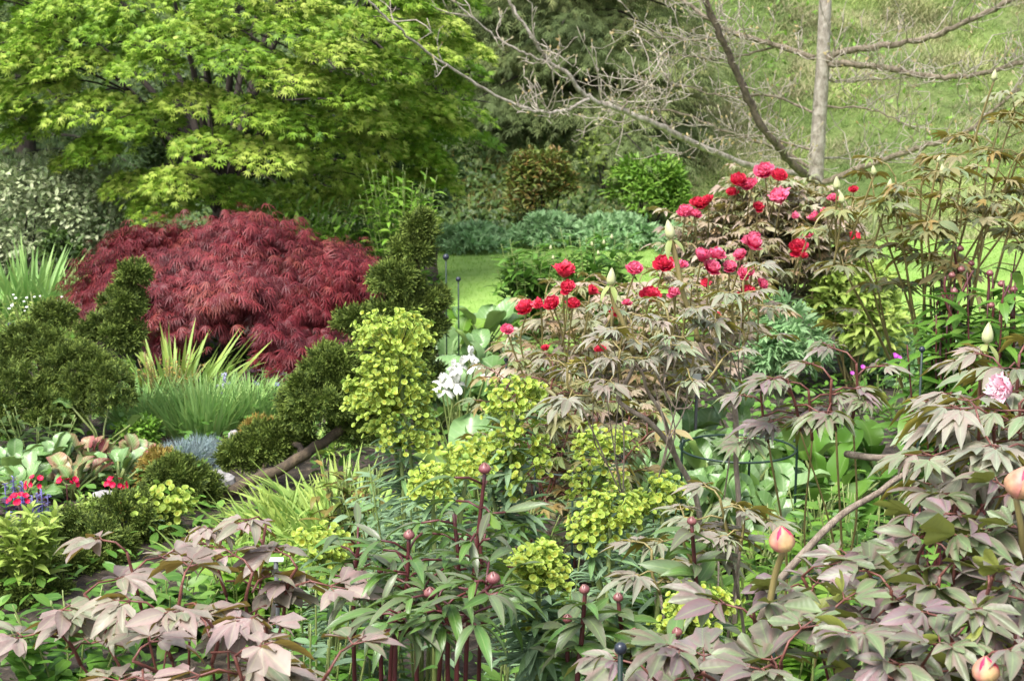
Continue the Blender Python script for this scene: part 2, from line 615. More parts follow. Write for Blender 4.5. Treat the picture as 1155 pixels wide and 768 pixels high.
M['berg_red'] = leaf_mat('berg_red', [(.16, .30, .07), (.20, .33, .10), (.22, .32, .11)], edge=((.34, .07, .09), .6), vein=(.36, .44, .22), veinw=.12, transl=.3, rough=.38, spec=.45, noise=.25, nscale=8., patch=((.30, .06, .09), 6.), ribs=(7, 0.50))
M['heuch'] = leaf_mat('heuch', [(.05, .025, .045), (.09, .04, .07), (.12, .07, .09)], transl=.1, rough=.5)
# peonies
M['peo_pink'] = leaf_mat('peo_pink', [(.31, .24, .22), (.235, .245, .16), (.335, .265, .24), (.185, .235, .125), (.28, .20, .185), (.315, .265, .22)], under=(.31, .23, .05), vein=(.38, .34, .24), edge=((.31, .16, .155), .4), transl=.3, rough=.44, spec=.48, noise=.26, nscale=16., ribs=(6, .08))
M['peo_mauve'] = leaf_mat('peo_mauve', [(.20, .150, .155), (.13, .195, .08), (.22, .180, .175), (.155, .215, .095), (.185, .130, .138), (.15, .21, .09), (.215, .20, .165)], under=(.23, .26, .05), vein=(.23, .30, .14), edge=((.23, .105, .12), .5), transl=.28, rough=.42, spec=.5, noise=.28, nscale=13., ribs=(6, .08))
M['peo_grey'] = leaf_mat('peo_grey', [(.24, .265, .19), (.275, .245, .20), (.19, .27, .135), (.27, .225, .185)], under=(.32, .28, .05), vein=(.33, .37, .25), edge=((.30, .17, .16), .35), transl=.3, rough=.48, spec=.45, noise=.24, nscale=12., ribs=(6, .09))
M['peo_bronze'] = leaf_mat('peo_bronze', [(.36, .27, .205), (.42, .32, .25), (.24, .28, .12), (.36, .24, .13), (.42, .36, .27), (.28, .31, .16)], under=(.32, .28, .07), vein=(.42, .37, .25), transl=.35, rough=.42, spec=.5, noise=.2, nscale=8., ribs=(6, .06))
M['peo_olive'] = leaf_mat('peo_olive', [(.18, .235, .08), (.25, .22, .095), (.19, .265, .13), (.30, .20, .06), (.26, .27, .17), (.18, .24, .07)], under=(.30, .25, .05), vein=(.32, .33, .15), transl=.35, rough=.45, spec=.4, noise=.24, nscale=8., ribs=(6, .06))
M['herb_peo'] = leaf_mat('herb_peo', [(.06, .15, .022), (.10, .20, .035), (.10, .19, .05), (.14, .16, .10), (.08, .20, .035), (.12, .12, .08)], under=(.13, .22, .035), vein=(.20, .28, .10), edge=((.13, .08, .06), .3), transl=.28, rough=.34, spec=.5, noise=.25, nscale=12., ribs=(8, .06))
# the middle of each cup (u < .5) is olive gold, its rim acid yellow
M['euph'] = leaf_mat('euph', [(.21, .30, .025), (.31, .30, .02), (.22, .33, .035)], under=(.28, .44, .08), tip=((.42, .57, .11), .92), transl=.35, rough=.5, noise=.18, nscale=15.)
# stems
M['stem_red'] = bark_mat('stem_red', (.10, .032, .026), (.20, .075, .055), 40, .5, .1)
M['stem_dkred'] = bark_mat('stem_dkred', (.055, .014, .016), (.13, .032, .032), 40, .4, .1)
M['stem_green'] = bark_mat('stem_green', (.14, .20, .05), (.22, .26, .08), 40, .5, .1)
M['stem_olive'] = bark_mat('stem_olive', (.20, .17, .06), (.29, .23, .09), 40, .5, .1)
M['bark_peony'] = bark_mat('bark_peony', (.16, .12, .09), (.34, .28, .22), 60, .85, .6)
M['bark_mag'] = bark_mat('bark_mag', (.16, .135, .10), (.42, .38, .32), 26, .9, .9, .6)
M['bark_limb'] = bark_mat('bark_limb', (.085, .065, .04), (.27, .225, .16), 26, .9, .9, .6)
M['bark_limb_dark'] = bark_mat('bark_limb_dark', (.045, .033, .022), (.15, .115, .08), 26, .9, .9, .6)  # one limb's shade and wetness put into its bark colour
M['bark_dark'] = bark_mat('bark_dark', (.018, .013, .010), (.055, .042, .032), 14, .9, .6)
M['bark_log'] = bark_mat('bark_log', (.022, .016, .011), (.125, .09, .055), 16, .9, .8, .8)
M['twig'] = bark_mat('twig', (.22, .185, .14), (.44, .39, .32), 10, .85, .2)
M['stone'] = bark_mat('stone', (.20, .19, .19), (.42, .40, .38), 9, .85, .6, 1)
M['metal_black'] = plain_mat('metal_black', (.012, .013, .016), .35, .5)
M['metal_green'] = plain_mat('metal_green', (.012, .030, .022), .4, .5)
M['ball'] = plain_mat('ball', (.02, .026, .04), .3, .5)
M['white_tag'] = plain_mat('white_tag', (.72, .74, .76), .4, .4)
M['tag_stem'] = plain_mat('tag_stem', (.10, .105, .11), .45, .4)


def petal_mat(name, c0, c1, transl=.3, rough=.5):
    return leaf_mat(name, [c0, tuple(.5 * (a + b) for a, b in zip(c0, c1)), c1], transl=transl, rough=rough, spec=.3, noise=.15, nscale=30.)


M['petal_red'] = leaf_mat('petal_red', [(.50, .008, .03), (.62, .015, .05), (.55, .01, .07)], tip=((.80, .10, .16), .35), transl=.3, rough=.45, noise=.12, nscale=30)
M['petal_pink'] = leaf_mat('petal_pink', [(.60, .015, .09), (.70, .03, .15), (.75, .06, .20)], tip=((.90, .30, .42), .6), transl=.3, rough=.45, noise=.12, nscale=30)
M['petal_pale'] = leaf_mat('petal_pale', [(.75, .22, .38), (.80, .38, .50)], tip=((.90, .72, .76), .9), transl=.35, rough=.5, noise=.1, nscale=30)
M['petal_white'] = leaf_mat('petal_white', [(.84, .84, .78), (.88, .88, .83)], transl=.3, rough=.5, noise=.05, nscale=30)
M['petal_violet'] = leaf_mat('petal_violet', [(.50, .46, .76), (.62, .58, .82)], transl=.3, rough=.5, noise=.1, nscale=30)
M['petal_primula'] = leaf_mat('petal_primula', [(.58, .006, .05), (.70, .01, .09)], transl=.25, rough=.5, noise=.1, nscale=30)
M['petal_magenta'] = leaf_mat('petal_magenta', [(.50, .06, .48), (.6, .12, .6)], transl=.25, rough=.5, noise=.1, nscale=30)
M['petal_ajuga'] = leaf_mat('petal_ajuga', [(.16, .14, .40), (.26, .22, .52), (.10, .10, .2)], transl=.2, rough=.6, noise=.2, nscale=30)
M['stamen'] = leaf_mat('stamen', [(.75, .48, .05), (.8, .6, .1)], transl=.1, rough=.6, noise=.1)
M['bud_cream'] = leaf_mat('bud_cream', [(.46, .49, .24), (.52, .52, .30)], tip=((.58, .56, .36), .5), transl=.15, rough=.5, noise=.15, nscale=30)
M['bud_peach'] = leaf_mat('bud_peach', [(.36, .34, .11), (.56, .38, .18), (.52, .28, .17), (.46, .38, .15)], tip=((.56, .22, .18), .6), edge=((.55, .16, .18), .6), transl=.15, rough=.42, noise=.3, nscale=60)
M['bud_pink'] = leaf_mat('bud_pink', [(.60, .015, .075), (.68, .04, .12)], transl=.15, rough=.5, noise=.15)
M['bud_red'] = leaf_mat('bud_red', [(.17, .05, .06), (.22, .08, .08)], tip=((.26, .13, .10), .5), transl=.05, rough=.35, spec=.5, noise=.2, nscale=60)
M['sepal'] = leaf_mat('sepal', [(.22, .28, .07), (.28, .32, .12)], transl=.2, rough=.5, noise=.15)
M['magbud'] = leaf_mat('magbud', [(.45, .42, .28), (.50, .36, .16)], transl=.1, rough=.6)

# ------------------------------------------------------------------ builders of plants
def hor(az, el=0.0):
    return np.array([math.cos(az) * math.cos(el), math.sin(az) * math.cos(el), math.sin(el)])


def rand_dirs(n, zmin=-1.0):
    z = U(zmin, 1, n)
    t = U(0, 2 * math.pi, n)
    r = np.sqrt(1 - z * z)
    return np.stack([r * np.cos(t), r * np.sin(t), z], 1)


def lumpy(center, r, n, sub=24, subr=.42, zmin=-.25, inner=.25):
    """points on a crown made of overlapping clumps: positions and outward directions"""
    r = np.asarray(r, float)
    sd = rand_dirs(sub, zmin)
    sc = sd * (1 - subr * .75) * U(.82, 1.08, (sub, 1))
    sr = subr * U(.65, 1.2, sub)
    k = RNG.integers(0, sub, n)
    d = nrm(rand_dirs(n) + sd[k] * .55)
    p = sc[k] + d * (sr[k] * U(.75, 1.05, n))[:, None]
    ins = U(0, 1, n) < inner
    p[ins] *= U(.35, .95, (int(ins.sum()), 1))
    return np.asarray(center, float) + p * r, nrm(d / r)


def leaf_dirs(out, up=.35, jit=.45, droop=0.0):
    n = len(out)
    d = out * 1.0
    d[:, 2] = d[:, 2] * .5 + up - droop
    return nrm(d + N(jit, (n, 3)))


def shrub(name, label, cat, base, center, r, n, T, size, mat, stem_mat='bark_dark', nstem=7, sub=24, subr=.42, zmin=-.25, up=.3, droop=0., jit=.45, group=None, upn=(0, 0, 1), inner=.25, stem_r=.012, trunk='stem'):
    t = thing(name, label, cat, base, group)
    fol = MB()
    pos, out = lumpy(center, r, n, sub, subr, zmin, inner)
    pos[:, 2] = np.maximum(pos[:, 2], hill(pos[:, 0], pos[:, 1]) + .01)
    Ts = T if isinstance(T, list) else [T]
    k = RNG.integers(0, len(Ts), n)
    dd = leaf_dirs(out, up, jit, droop)
    ups = nrm(out * .7 + np.array(upn) + N(.3, (n, 3)))
    sz = size * U(.65, 1.2, n)
    for i, TT in enumerate(Ts):
        m = k == i
        fol.inst(TT, pos[m], dd[m], ups[m], sz[m])
    fol.build('foliage', M[mat], t)
    st = MB()
    b = np.asarray(base, float)
    c = np.asarray(center, float)
    for _ in range(nstem):
        e = c + rand_dirs(1, -.2)[0] * np.asarray(r) * .7
        st.tube(curve([b + np.array([N(.03), N(.03), -.05]), (b + e) / 2 + N(.04, 3), e], 5), [stem_r * q for q in np.linspace(1.2, .35, 11)], 5)
    st.build(trunk, M[stem_mat], t)
    return t


def clump(name, label, cat, base, nst, height, spread, T, size, mat, stem_mat='stem_green', nleaf=9, group=None, stem_r=.004, lean=0.0, start=.15, upw=.5, parts=None):
    """upright leafy stems from one crown"""
    t = thing(name, label, cat, base, group)
    fol, st = MB(), MB()
    b = np.asarray(base, float)
    Ts = T if isinstance(T, list) else [T]
    tips = []
    for i in range(nst):
        az = U(0, 6.283)
        rr = spread * math.sqrt(U(0, 1))
        h = height * U(.75, 1.08)
        e = b + np.array([rr * math.cos(az), rr * math.sin(az), h])
        s0 = b + np.array([rr * .35 * math.cos(az), rr * .35 * math.sin(az), -.02])
        P = curve([s0, s0 * .45 + e * .55 + np.array([0, 0, h * .03]), e], 6)
        st.tube(P, np.linspace(stem_r, stem_r * .5, len(P)), 5)
        tips.append(e)
        for j in range(nleaf):
            f = start + (1 - start) * (j + U(0, .6)) / nleaf
            q = P[min(len(P) - 1, int(f * (len(P) - 1)))]
            a2 = j * 2.4 + U(-.5, .5)
            d = hor(a2, upw + U(-.3, .3))
            TT = Ts[RNG.integers(0, len(Ts))]
            fol.inst(TT, q, d, nrm(np.array([-d[0] * .4, -d[1] * .4, 1]) + N(.2, 3)), size * U(.7, 1.15) * (1 - .35 * f * f))
    fol.build('foliage', M[mat], t)
    st.build('stem', M[stem_mat], t)
    return t, tips


def blades(name, label, cat, base, n, height, spread, mat, T=BLADE, lean=.35, group=None, wide=1.0, part='foliage'):
    t = thing(name, label, cat, base, group)
    fol = MB()
    b = np.asarray(base, float)
    sx, sy = (spread if isinstance(spread, tuple) else (spread, spread))
    for TT in T:
        k = n // len(T)
        a = U(0, 6.283, k)
        rr = np.sqrt(U(0, 1, k))
        p = b + np.stack([rr * np.cos(a) * sx, rr * np.sin(a) * sy, np.full(k, -.01)], 1)
        d = nrm(np.stack([np.cos(a) * rr * lean + N(.12, k), np.sin(a) * rr * lean + N(.12, k), np.ones(k)], 1))
        ups = nrm(np.stack([-np.cos(a), -np.sin(a), np.full(k, .25)], 1) + N(.25, (k, 3)))
        s = height * U(.55, 1.08, k)
        fol.inst(TT, p, d, ups, np.stack([s, s * wide, s], 1))
    fol.build(part, M[mat], t)
    return t


def rosette(name, label, cat, base, n, size, mat, T=ROUND, pet=.14, group=None, up=(.2, 1.1), width=1.0, stem_mat='stem_green'):
    """broad leaves on short stalks, spreading from one crown"""
    t = thing(name, label, cat, base, group)
    fol, st = MB(), MB()
    b = np.asarray(base, float)
    for i in range(n):
        az = i * 2.399 + U(-.4, .4) if U(0, 1) < .3 else U(.1, 3.04)
        el = U(*up)
        L = pet * U(.6, 1.25)
        e = b + hor(az, el) * L
        st.tube([b, b + hor(az, el + .2) * L * .5, e], .005, 5)
        d = hor(az + N(.25), el - .12 + N(.22))
        s = size * U(.65, 1.15)
        fol.inst(T[RNG.integers(0, len(T))], e, d, nrm(np.array([-math.cos(az) * .5, -math.sin(az) * .5, 1.]) + N(.25, 3)), np.array([[s, s * width, s]]))
    fol.build('foliage', M[mat], t)
    st.build('stem', M[stem_mat], t)
    return t


def compound(fol, st, base, az, el, L, s, T, thick=.0019, dr=(.0, .4), roll=.32):
    """twice divided peony leaf: stalk, three arms, three leaflets on each"""
    base = np.asarray(base, float)
    E = base + hor(az, el) * L * .95 + np.array([0, 0, -.06 * L])
    st.tube([base, base + hor(az, el + .22) * L * .5, E], [thick * 1.25, thick, thick * .85], 5)
    pos, dirs, sc = [], [], []
    for da, ll in ((0, .50), (.95, .34), (-.95, .34)):
        a2 = az + da + N(.12)
        e2 = el * .35 + N(.12)
        ll = ll * L * U(.85, 1.15)
        B = E + hor(a2, e2) * ll
        st.tube([E, B], [thick * .8, thick * .6], 4)
        pos.append(B); dirs.append(hor(a2, -U(*dr))); sc.append(s * U(.9, 1.12))
        for sg in (1, -1):
            a3 = a2 + sg * U(.6, .95)
            pos.append(E + (B - E) * U(.68, .85)); dirs.append(hor(a3, -U(*dr))); sc.append(s * U(.62, .85))
    n = len(pos)
    k = RNG.integers(0, len(T), n)
    pos, dirs, sc = np.array(pos), np.array(dirs), np.array(sc)
    ups = nrm(np.array([0, 0, 1.0]) + N(roll, (n, 3)))
    rb = U(0, 1)
    rnd = np.clip(rb + N(.15, n), 0, 1)
    for i, TT in enumerate(T):
        m = k == i
        if m.any():
            fol.inst(TT, pos[m], dirs[m], ups[m], sc[m], rnd[m])


# -------- flowers and buds (shared meshes, copied onto their plants as parts)
def petal_T(w=.8, cup=.5, n=5, m=4, ruf=.07, seed=0):
    rg = np.random.default_rng(seed)
    v, a, q = [], [], []
    ph = rg.uniform(0, 6)
    for i in range(n + 1):
        t = i / n
        ww = w * math.sin(math.pi * (.12 + .70 * t)) * (1.0 if t < .95 else .92)
        for j in range(m + 1):
            s = j / m * 2 - 1
            ang = cup * 1.5 * t
            x = t * math.cos(ang * .6) - (.08 * (1 - abs(s)) if i == n and j % 2 else 0)
            z = t * math.sin(ang * .6) + cup * .45 * s * s * ww + ruf * t * t * math.sin(s * 5 + ph)
            v.append((x, s * ww / 2, z))
            a.append((t, abs(s)))
    for i in range(n):
        for j in range(m):
            b = i * (m + 1) + j
            q.append((b, b + m + 1, b + m + 2, b + 1))
    return dict(v=np.array(v), f=[np.array(q)], a=np.array(a))


PETALS = [petal_T(.95, .5, seed=1), petal_T(.8, .8, seed=2, ruf=.11), petal_T(.7, 1.1, seed=3, ruf=.13)]


def make_flower(layers, seed):
    global RNG
    keep, RNG = RNG, np.random.default_rng(seed)
    mb = MB()
    for (k, el, s, pt, zz) in layers:
        for i in range(k):
            az = i * 6.283 / k + U(-.3, .3)
            e = el + N(.14)
            mb.inst(PETALS[pt], [0, 0, zz], hor(az, e), nrm(np.array([-math.cos(az) * math.sin(e), -math.sin(az) * math.sin(e), math.cos(e) + .02])), s * U(.85, 1.1))
    RNG = keep
    return mb


DOUBLE = [(8, .12, 1., 0, 0), (9, .5, .95, 0, .03), (9, .85, .88, 1, .06), (8, 1.1, .78, 2, .1), (7, 1.35, .7, 2, .1)]
HALF = [(7, .5, 1., 0, 0), (8, .85, .95, 1, .02), (8, 1.15, .9, 2, .05), (6, 1.35, .8, 2, .08)]
FL = {}


def proto(mb, name, mat):
    o = mb.build(name, M[mat])
    me = o.data
    bpy.data.objects.remove(o)
    return me


for nm, mt in (('red', 'petal_red'), ('pink', 'petal_pink'), ('pale', 'petal_pale')):
    FL[nm] = [proto(make_flower(DOUBLE, 1), 'flower', mt), proto(make_flower(HALF, 2), 'flower', mt), proto(make_flower(DOUBLE, 3), 'flower', mt)]


def stamen_mesh():
    mb = MB()
    d = rand_dirs(40, .3)
    mb.inst(TINY, d * .12, d, [0, 0, 1], .25)
    return proto(mb, 'stamens', 'stamen')


STAMEN = stamen_mesh()


def flower(t, pos, kind, size, aim=None):
    aim = nrm(np.array([N(.3), -.55 + N(.25), .8])) if aim is None else nrm(aim)
    f = part_copy(FL[kind][RNG.integers(0, 3)], 'flower', t, pos, aim, size)
    s = bpy.data.objects.new('stamens', STAMEN)
    COL.objects.link(s)
    s.parent = f
    s.location = (0, 0, .3)
    return f


def gore_T(w=1.2, n=7, m=5, fat=.5, off=0.0, tipcurl=0.0, pw=.75):
    """petal wrapped on a bud: part of an egg, base at 0, tip at z = 1 (built along +Z)"""
    v, a, q = [], [], []
    for i in range(n + 1):
        t = i / n
        r = fat * (math.sin(math.pi * min(1, t ** pw * .97 + .02)) ** .8) + off * (.3 + t)
        for j in range(m + 1):
            s = j / m * 2 - 1
            th = s * w * (1 - .55 * max(0, t - .55) / .45)
            rr = r * (1 + tipcurl * t * t)
            v.append((rr * math.cos(th), rr * math.sin(th), t - .05 * abs(s) * t))
            a.append((t, abs(s)))
    for i in range(n):
        for j in range(m):
            b = i * (m + 1) + j
            q.append((b, b + 1, b + m + 2, b + m + 1))
    return dict(v=np.array(v), f=[np.array(q)], a=np.array(a))


def bud_mesh(mat, k=4, fat=.42, w=1.15, pw=.75, angs=None):
    mb = MB()
    G = gore_T(w, fat=fat, pw=pw)
    for i in range(k):
        a = i * 6.283 / k if angs is None else R(angs[i])
        T = T_move(G, yaw=math.degrees(a), scale=1.0)
        T['v'] = T['v'] * np.array([1 + .035 * (i % 2), 1 + .035 * (i % 2), 1])
        mb.inst(T, [0, 0, 0], [1, 0, 0], [0, 0, 1], 1.0)
    return proto(mb, 'bud', mat)


BUD = {'cream': bud_mesh('bud_cream', 4, .25, 1.1, .60), 'peach': bud_mesh('bud_peach', 3, .44, 1.05, angs=(0, 115, 225)), 'pink': bud_mesh('bud_pink', 4, .425, 1.2), 'round': bud_mesh('bud_red', 4, .50, 1.0, .85)}


def sepal_mesh(refl=False):
    mb = MB()
    for i in range(5):
        a = i * 1.257 + U(-.2, .2)
        e = -.5 if refl else .75
        mb.inst(LANCE[1 if refl else 0], [0, 0, .02], hor(a, e), [0, 0, 1], (1.1 if refl else .55) * U(.8, 1.2))
    return proto(mb, 'sepal', 'sepal')


SEPAL, SEPAL_R = sepal_mesh(), sepal_mesh(True)


def bud(t, pos, kind, size, aim=(0, 0, 1), refl=False, sep=True):
    b = part_copy(BUD[kind], 'bud', t, pos, nrm(np.asarray(aim, float)), size)
    if sep:
        s = bpy.data.objects.new('sepals', SEPAL_R if refl else SEPAL)
        COL.objects.link(s)
        s.parent = b
    return b


def tree_peony(name, label, base, tips, leaf_mat_, stem_mat, L=.16, s=.075, nleaf=5, wood='bark_peony', group='tree peonies in the border', el=(.15, .85), wood_r=.009, T=PEONY, shoot=.22, low=0, lowspan=.5, thick=.0019, dr=(.0, .4), ncrown=3, paths=None, roll=.32, join=(.45, .72)):
    t = thing(name, label, 'tree peony', base, group)
    fol, st, wd = MB(), MB(), MB()
    b = np.asarray(base, float)
    tips = [np.asarray(q, float) for q in tips]
    nmain = max(2, min(len(tips), ncrown + len(tips) // 8))
    order = [0]
    D_ = np.linalg.norm(np.array(tips) - tips[0], axis=1)
    while len(order) < nmain:                       # mains spread over the crown
        k_ = int(np.argmax(D_))
        order.append(k_)
        D_ = np.minimum(D_, np.linalg.norm(np.array(tips) - tips[k_], axis=1))
    mains = {}
    for k_ in order + [q for q in range(len(tips)) if q not in order]:
        tip = tips[k_]
        if k_ in order:
            hub = b + np.array([N(.04), N(.04), 0])
            mid = hub * .5 + tip * .5 + np.array([N(.05), N(.05), U(-.04, .06)])
            top = tip - nrm(tip - mid) * shoot * .8
            P = curve([hub - np.array([0, 0, .05]), hub * .72 + tip * .28 + N(.03, 3), mid + N(.02, 3), top], 5)
            wd.tube(P, np.linspace(wood_r, wood_r * .5, len(P)), 7)
            mains[k_] = P
        else:
            m_ = min(mains, key=lambda q: np.linalg.norm(tips[q] - tip))
            Pm = mains[m_]
            s0 = Pm[int(U(*join) * (len(Pm) - 1))]
            top = tip - nrm(tip - s0) * min(shoot * .8, .5 * np.linalg.norm(tip - s0))
            P = curve([s0, s0 * .5 + top * .5 + np.array([N(.015), N(.015), -.02]), top], 6)
            wd.tube(P, np.linspace(wood_r * .6, wood_r * .42, len(P)), 6)
        st.tube(curve([top, (top + tip) / 2 + N(.008, 3), tip], 4), np.linspace(thick * 1.9, thick * 1.4, 9), 6)
        a0 = U(0, 6.283)
        for j in range(nleaf):
            f = j / max(1, nleaf - 1)
            q = top + (tip - top) * (.25 + .75 * f)
            compound(fol, st, q, a0 + j * 2.4 + N(.3), el[0] + (el[1] - el[0]) * f * U(.6, 1.2), L * U(.75, 1.25) * (1 - .25 * f), s * U(.8, 1.2) * (1 - .15 * f), T, thick, dr, roll)
        for j in range(low):
            f = U(1 - lowspan, 1)
            q = P[int(f * (len(P) - 1))]
            compound(fol, st, q, U(0, 6.283), U(-.1, .5), L * U(.8, 1.1), s * U(.8, 1.1), T, thick, dr, roll)
    for (pts, rad) in (paths or []):
        P = curve(pts, 6)
        wd.tube(P, np.linspace(rad, rad * .6, len(P)), 7)
    fol.build('foliage', M[leaf_mat_], t)
    st.build('leaf_stalk', M[stem_mat], t)
    wd.build('stem', M[wood], t)
    return t


def dome_tips(center, r, n, zmin=0.0, shell=(.75, 1.0)):
    return np.asarray(center, float) + rand_dirs(n, zmin) * np.asarray(r, float) * U(*shell, (n, 1))


def flower_stalk(t, a, b, mat='stem_green', r=.0045):
    mb = MB()
    a, b = np.asarray(a, float), np.asarray(b, float)
    mb.tube(curve([a, (a + b) / 2 + N(.004, 3), b], 5), np.linspace(r * 1.2, r, 11), 6)
    return mb.build('flower_stalk', M[mat], t)


def euphorbia(label, base, heads, group='yellow euphorbias', stem_h=None, cup=.0088, leaf=.085, nleaf=55, name='euphorbia'):
    """heads = [(x, y, z, rx, rz, n)]; a leafy stem under every head"""
    t = thing(name, label, 'euphorbia', base, group)
    b = np.asarray(base, float)
    fol, st = MB(), MB()
    for (c, rx, rz, n) in heads:
        c = np.asarray(c, float)
        fl = MB()
        ray = fl
        s0 = b + np.array([N(.05), N(.05), 0])
        P = curve([s0, s0 * .4 + c * .6 + N(.02, 3), c - np.array([0, 0, rz * .6])], 8)
        st.tube(P, np.linspace(.0075, .0055, len(P)), 6)
        top = P[-1]
        # narrow blue green leaves in a bottle brush down the stem
        k = nleaf
        f = U(.35, .99, k)
        q = P[(f * (len(P) - 1)).astype(int)] + (P[-1] - P[-2]) * U(0, 1, (k, 1)) * .8
        az = U(0, 6.283, k)
        e = U(-.35, .45, k)
        d = np.stack([np.cos(az) * np.cos(e), np.sin(az) * np.cos(e), np.sin(e)], 1)
        sz = leaf * U(.7, 1.15, k)
        fol.inst(LANCE[0], q, d, [0, 0, 1], np.stack([sz, sz * .55, sz], 1))
        # clusters of cups on the rays
        ncl = max(12, int(n / 8.8))
        dcl = rand_dirs(ncl, -.45)
        long = rz > rx * 1.15
        for dd in dcl:
            if long:
                h = U(-1, 1)
                w = rx * (1.0 if h < .35 else math.sqrt(max(.05, 1 - ((h - .35) / .75) ** 2)))
                a = math.atan2(dd[1], dd[0])
                rr = w * math.sqrt(U(.3, 1))
                cc = c + np.array([math.cos(a) * rr, math.sin(a) * rr, h * rz])
                root = c + np.array([0, 0, max(-1, h - .35) * rz])
            else:
                cc = c + dd * np.array([rx, rx, rz]) * U(.72, 1.0)
                root = top + np.array([0, 0, rz * .15])
            ray.tube([root, (root + cc) / 2 + np.array([0, 0, -.004]), cc], .0016, 4)
            outd = nrm(cc - (root + np.array([0, 0, -.02])))
            m = RNG.integers(6, 11)
            pp = cc + N(cup * 1.75, (m, 3)) * np.array([1, 1, .9])
            fd = nrm(outd * .9 + np.array([0, -.45, .30]) + N(.40, (m, 3)))
            for p_ in pp:
                ray.tube([cc - outd * cup * 1.6, p_ - np.array([0, 0, cup * .2])], .0010, 3, cap=False)
            fl.inst(CUP, pp, fd, N(1, (m, 3)), cup * U(.65, 1.1, m))
        fl.build('flower_head', M['euph'], t)
    fol.build('foliage', M['euph_leaf'], t)
    st.build('stem', M['stem_green'], t)
    return t


def pad(mb, c, r, n, size=.03, sub=30, zmin=-.6):
    n = int(n * 1.1)
    r = np.asarray(r, float) * .95
    pos, out = lumpy(c, r, n, sub, .29, zmin, .10)
    mb.inst(HINOKI, pos, nrm(out + N(.35, (n, 3)) + np.array([0, 0, .25])), N(1, (n, 3)) + out * .2, size * U(.7, 1.45, n))


def small_flower_mesh(k=5, w=.75, mat='petal_primula', name='flower', cup=.25):
    mb = MB()
    for i in range(k):
        a = i * 6.283 / k
        mb.inst(petal_T(w, cup, 3, 2, .03), [0, 0, 0], hor(a, .25), [0, 0, 1], 1)
    return proto(mb, name, mat)


def iris_flower_mesh(mat):
    mb = MB()
    for i in range(3):
        a = i * 2.094
        mb.inst(petal_T(.75, -.9, 6, 4, .06, seed=i), [0, 0, 0], hor(a, .35), [0, 0, 1], 1.0)
        mb.inst(petal_T(.7, .9, 6, 4, .08, seed=i + 4), [0, 0, 0], hor(a + 1.05, .9), nrm(np.array([-math.cos(a + 1.05), -math.sin(a + 1.05), .6])), .95)
    return proto(mb, 'flower', mat)

# ------------------------------------------------------------------ ground, lawn, bank
def ground_material():
    m = bpy.data.materials.new('soil_and_turf')
    m.use_nodes = True
    nt = m.node_tree
    n, l = nt.nodes, nt.links
    pr = n['Principled BSDF']
    geo = n.new('ShaderNodeNewGeometry')
    nz = n.new('ShaderNodeTexNoise')
    nz.inputs['Scale'].default_value = 22
    nz.inputs['Detail'].default_value = 8
    l.new(geo.outputs['Position'], nz.inputs['Vector'])
    r = n.new('ShaderNodeValToRGB')
    for p, c in ((.3, (.016, .012, .008)), (.5, (.042, .030, .020)), (.70, (.11, .085, .06))):
        e = r.color_ramp.elements.new(p)
        e.color = (*c, 1)
    r.color_ramp.elements.remove(r.color_ramp.elements[0])
    r.color_ramp.elements.remove(r.color_ramp.elements[-1])
    l.new(nz.outputs['Fac'], r.inputs[0])
    nz2 = n.new('ShaderNodeTexNoise')
    nz2.inputs['Scale'].default_value = .9
    nz2.inputs['Detail'].default_value = 6
    l.new(geo.outputs['Position'], nz2.inputs['Vector'])
    r2 = n.new('ShaderNodeValToRGB')
    r2.color_ramp.elements[0].position = .35
    r2.color_ramp.elements[0].color = (.075, .12, .025, 1)
    r2.color_ramp.elements[1].position = .65
    r2.color_ramp.elements[1].color = (.15, .20, .05, 1)
    l.new(nz2.outputs['Fac'], r2.inputs[0])
    sp = n.new('ShaderNodeSeparateXYZ')
    l.new(geo.outputs['Position'], sp.inputs[0])
    mr = n.new('ShaderNodeMapRange')
    mr.inputs['From Min'].default_value = 15.2
    mr.inputs['From Max'].default_value = 16.2
    l.new(sp.outputs['Y'], mr.inputs['Value'])
    mx = n.new('ShaderNodeMix')
    mx.data_type = 'RGBA'
    l.new(mr.outputs[0], mx.inputs[0])
    l.new(r.outputs[0], mx.inputs[6])
    l.new(r2.outputs[0], mx.inputs[7])
    l.new(mx.outputs[2], pr.inputs['Base Color'])
    pr.inputs['Roughness'].default_value = .95
    b = n.new('ShaderNodeBump')
    b.inputs['Strength'].default_value = .8
    b.inputs['Distance'].default_value = .05
    l.new(nz.outputs['Fac'], b.inputs['Height'])
    l.new(b.outputs[0], pr.inputs['Normal'])
    return m


xs = np.concatenate([np.linspace(-90, -14, 12), np.linspace(-13, 13, 105), np.linspace(14, 90, 12)])
ys = np.concatenate([np.linspace(-40, -1, 8), np.linspace(0, 30, 121), np.linspace(31, 110, 30)])
gx, gy = np.meshgrid(xs, ys)
gz = hill(gx, gy)
gz = gz + .02 * np.sin(gx * 5.3) * np.sin(gy * 4.7) * (gy < 10)
nx, ny = len(xs), len(ys)
i, j = np.meshgrid(np.arange(nx - 1), np.arange(ny - 1))
b0 = (j * nx + i).ravel()
gm = MB()
gm.add(np.stack([gx.ravel(), gy.ravel(), gz.ravel()], 1), [np.stack([b0, b0 + 1, b0 + nx + 1, b0 + nx], 1)], np.zeros((nx * ny, 3)))
ground = gm.build('ground', ground_material())
ground['kind'] = 'structure'

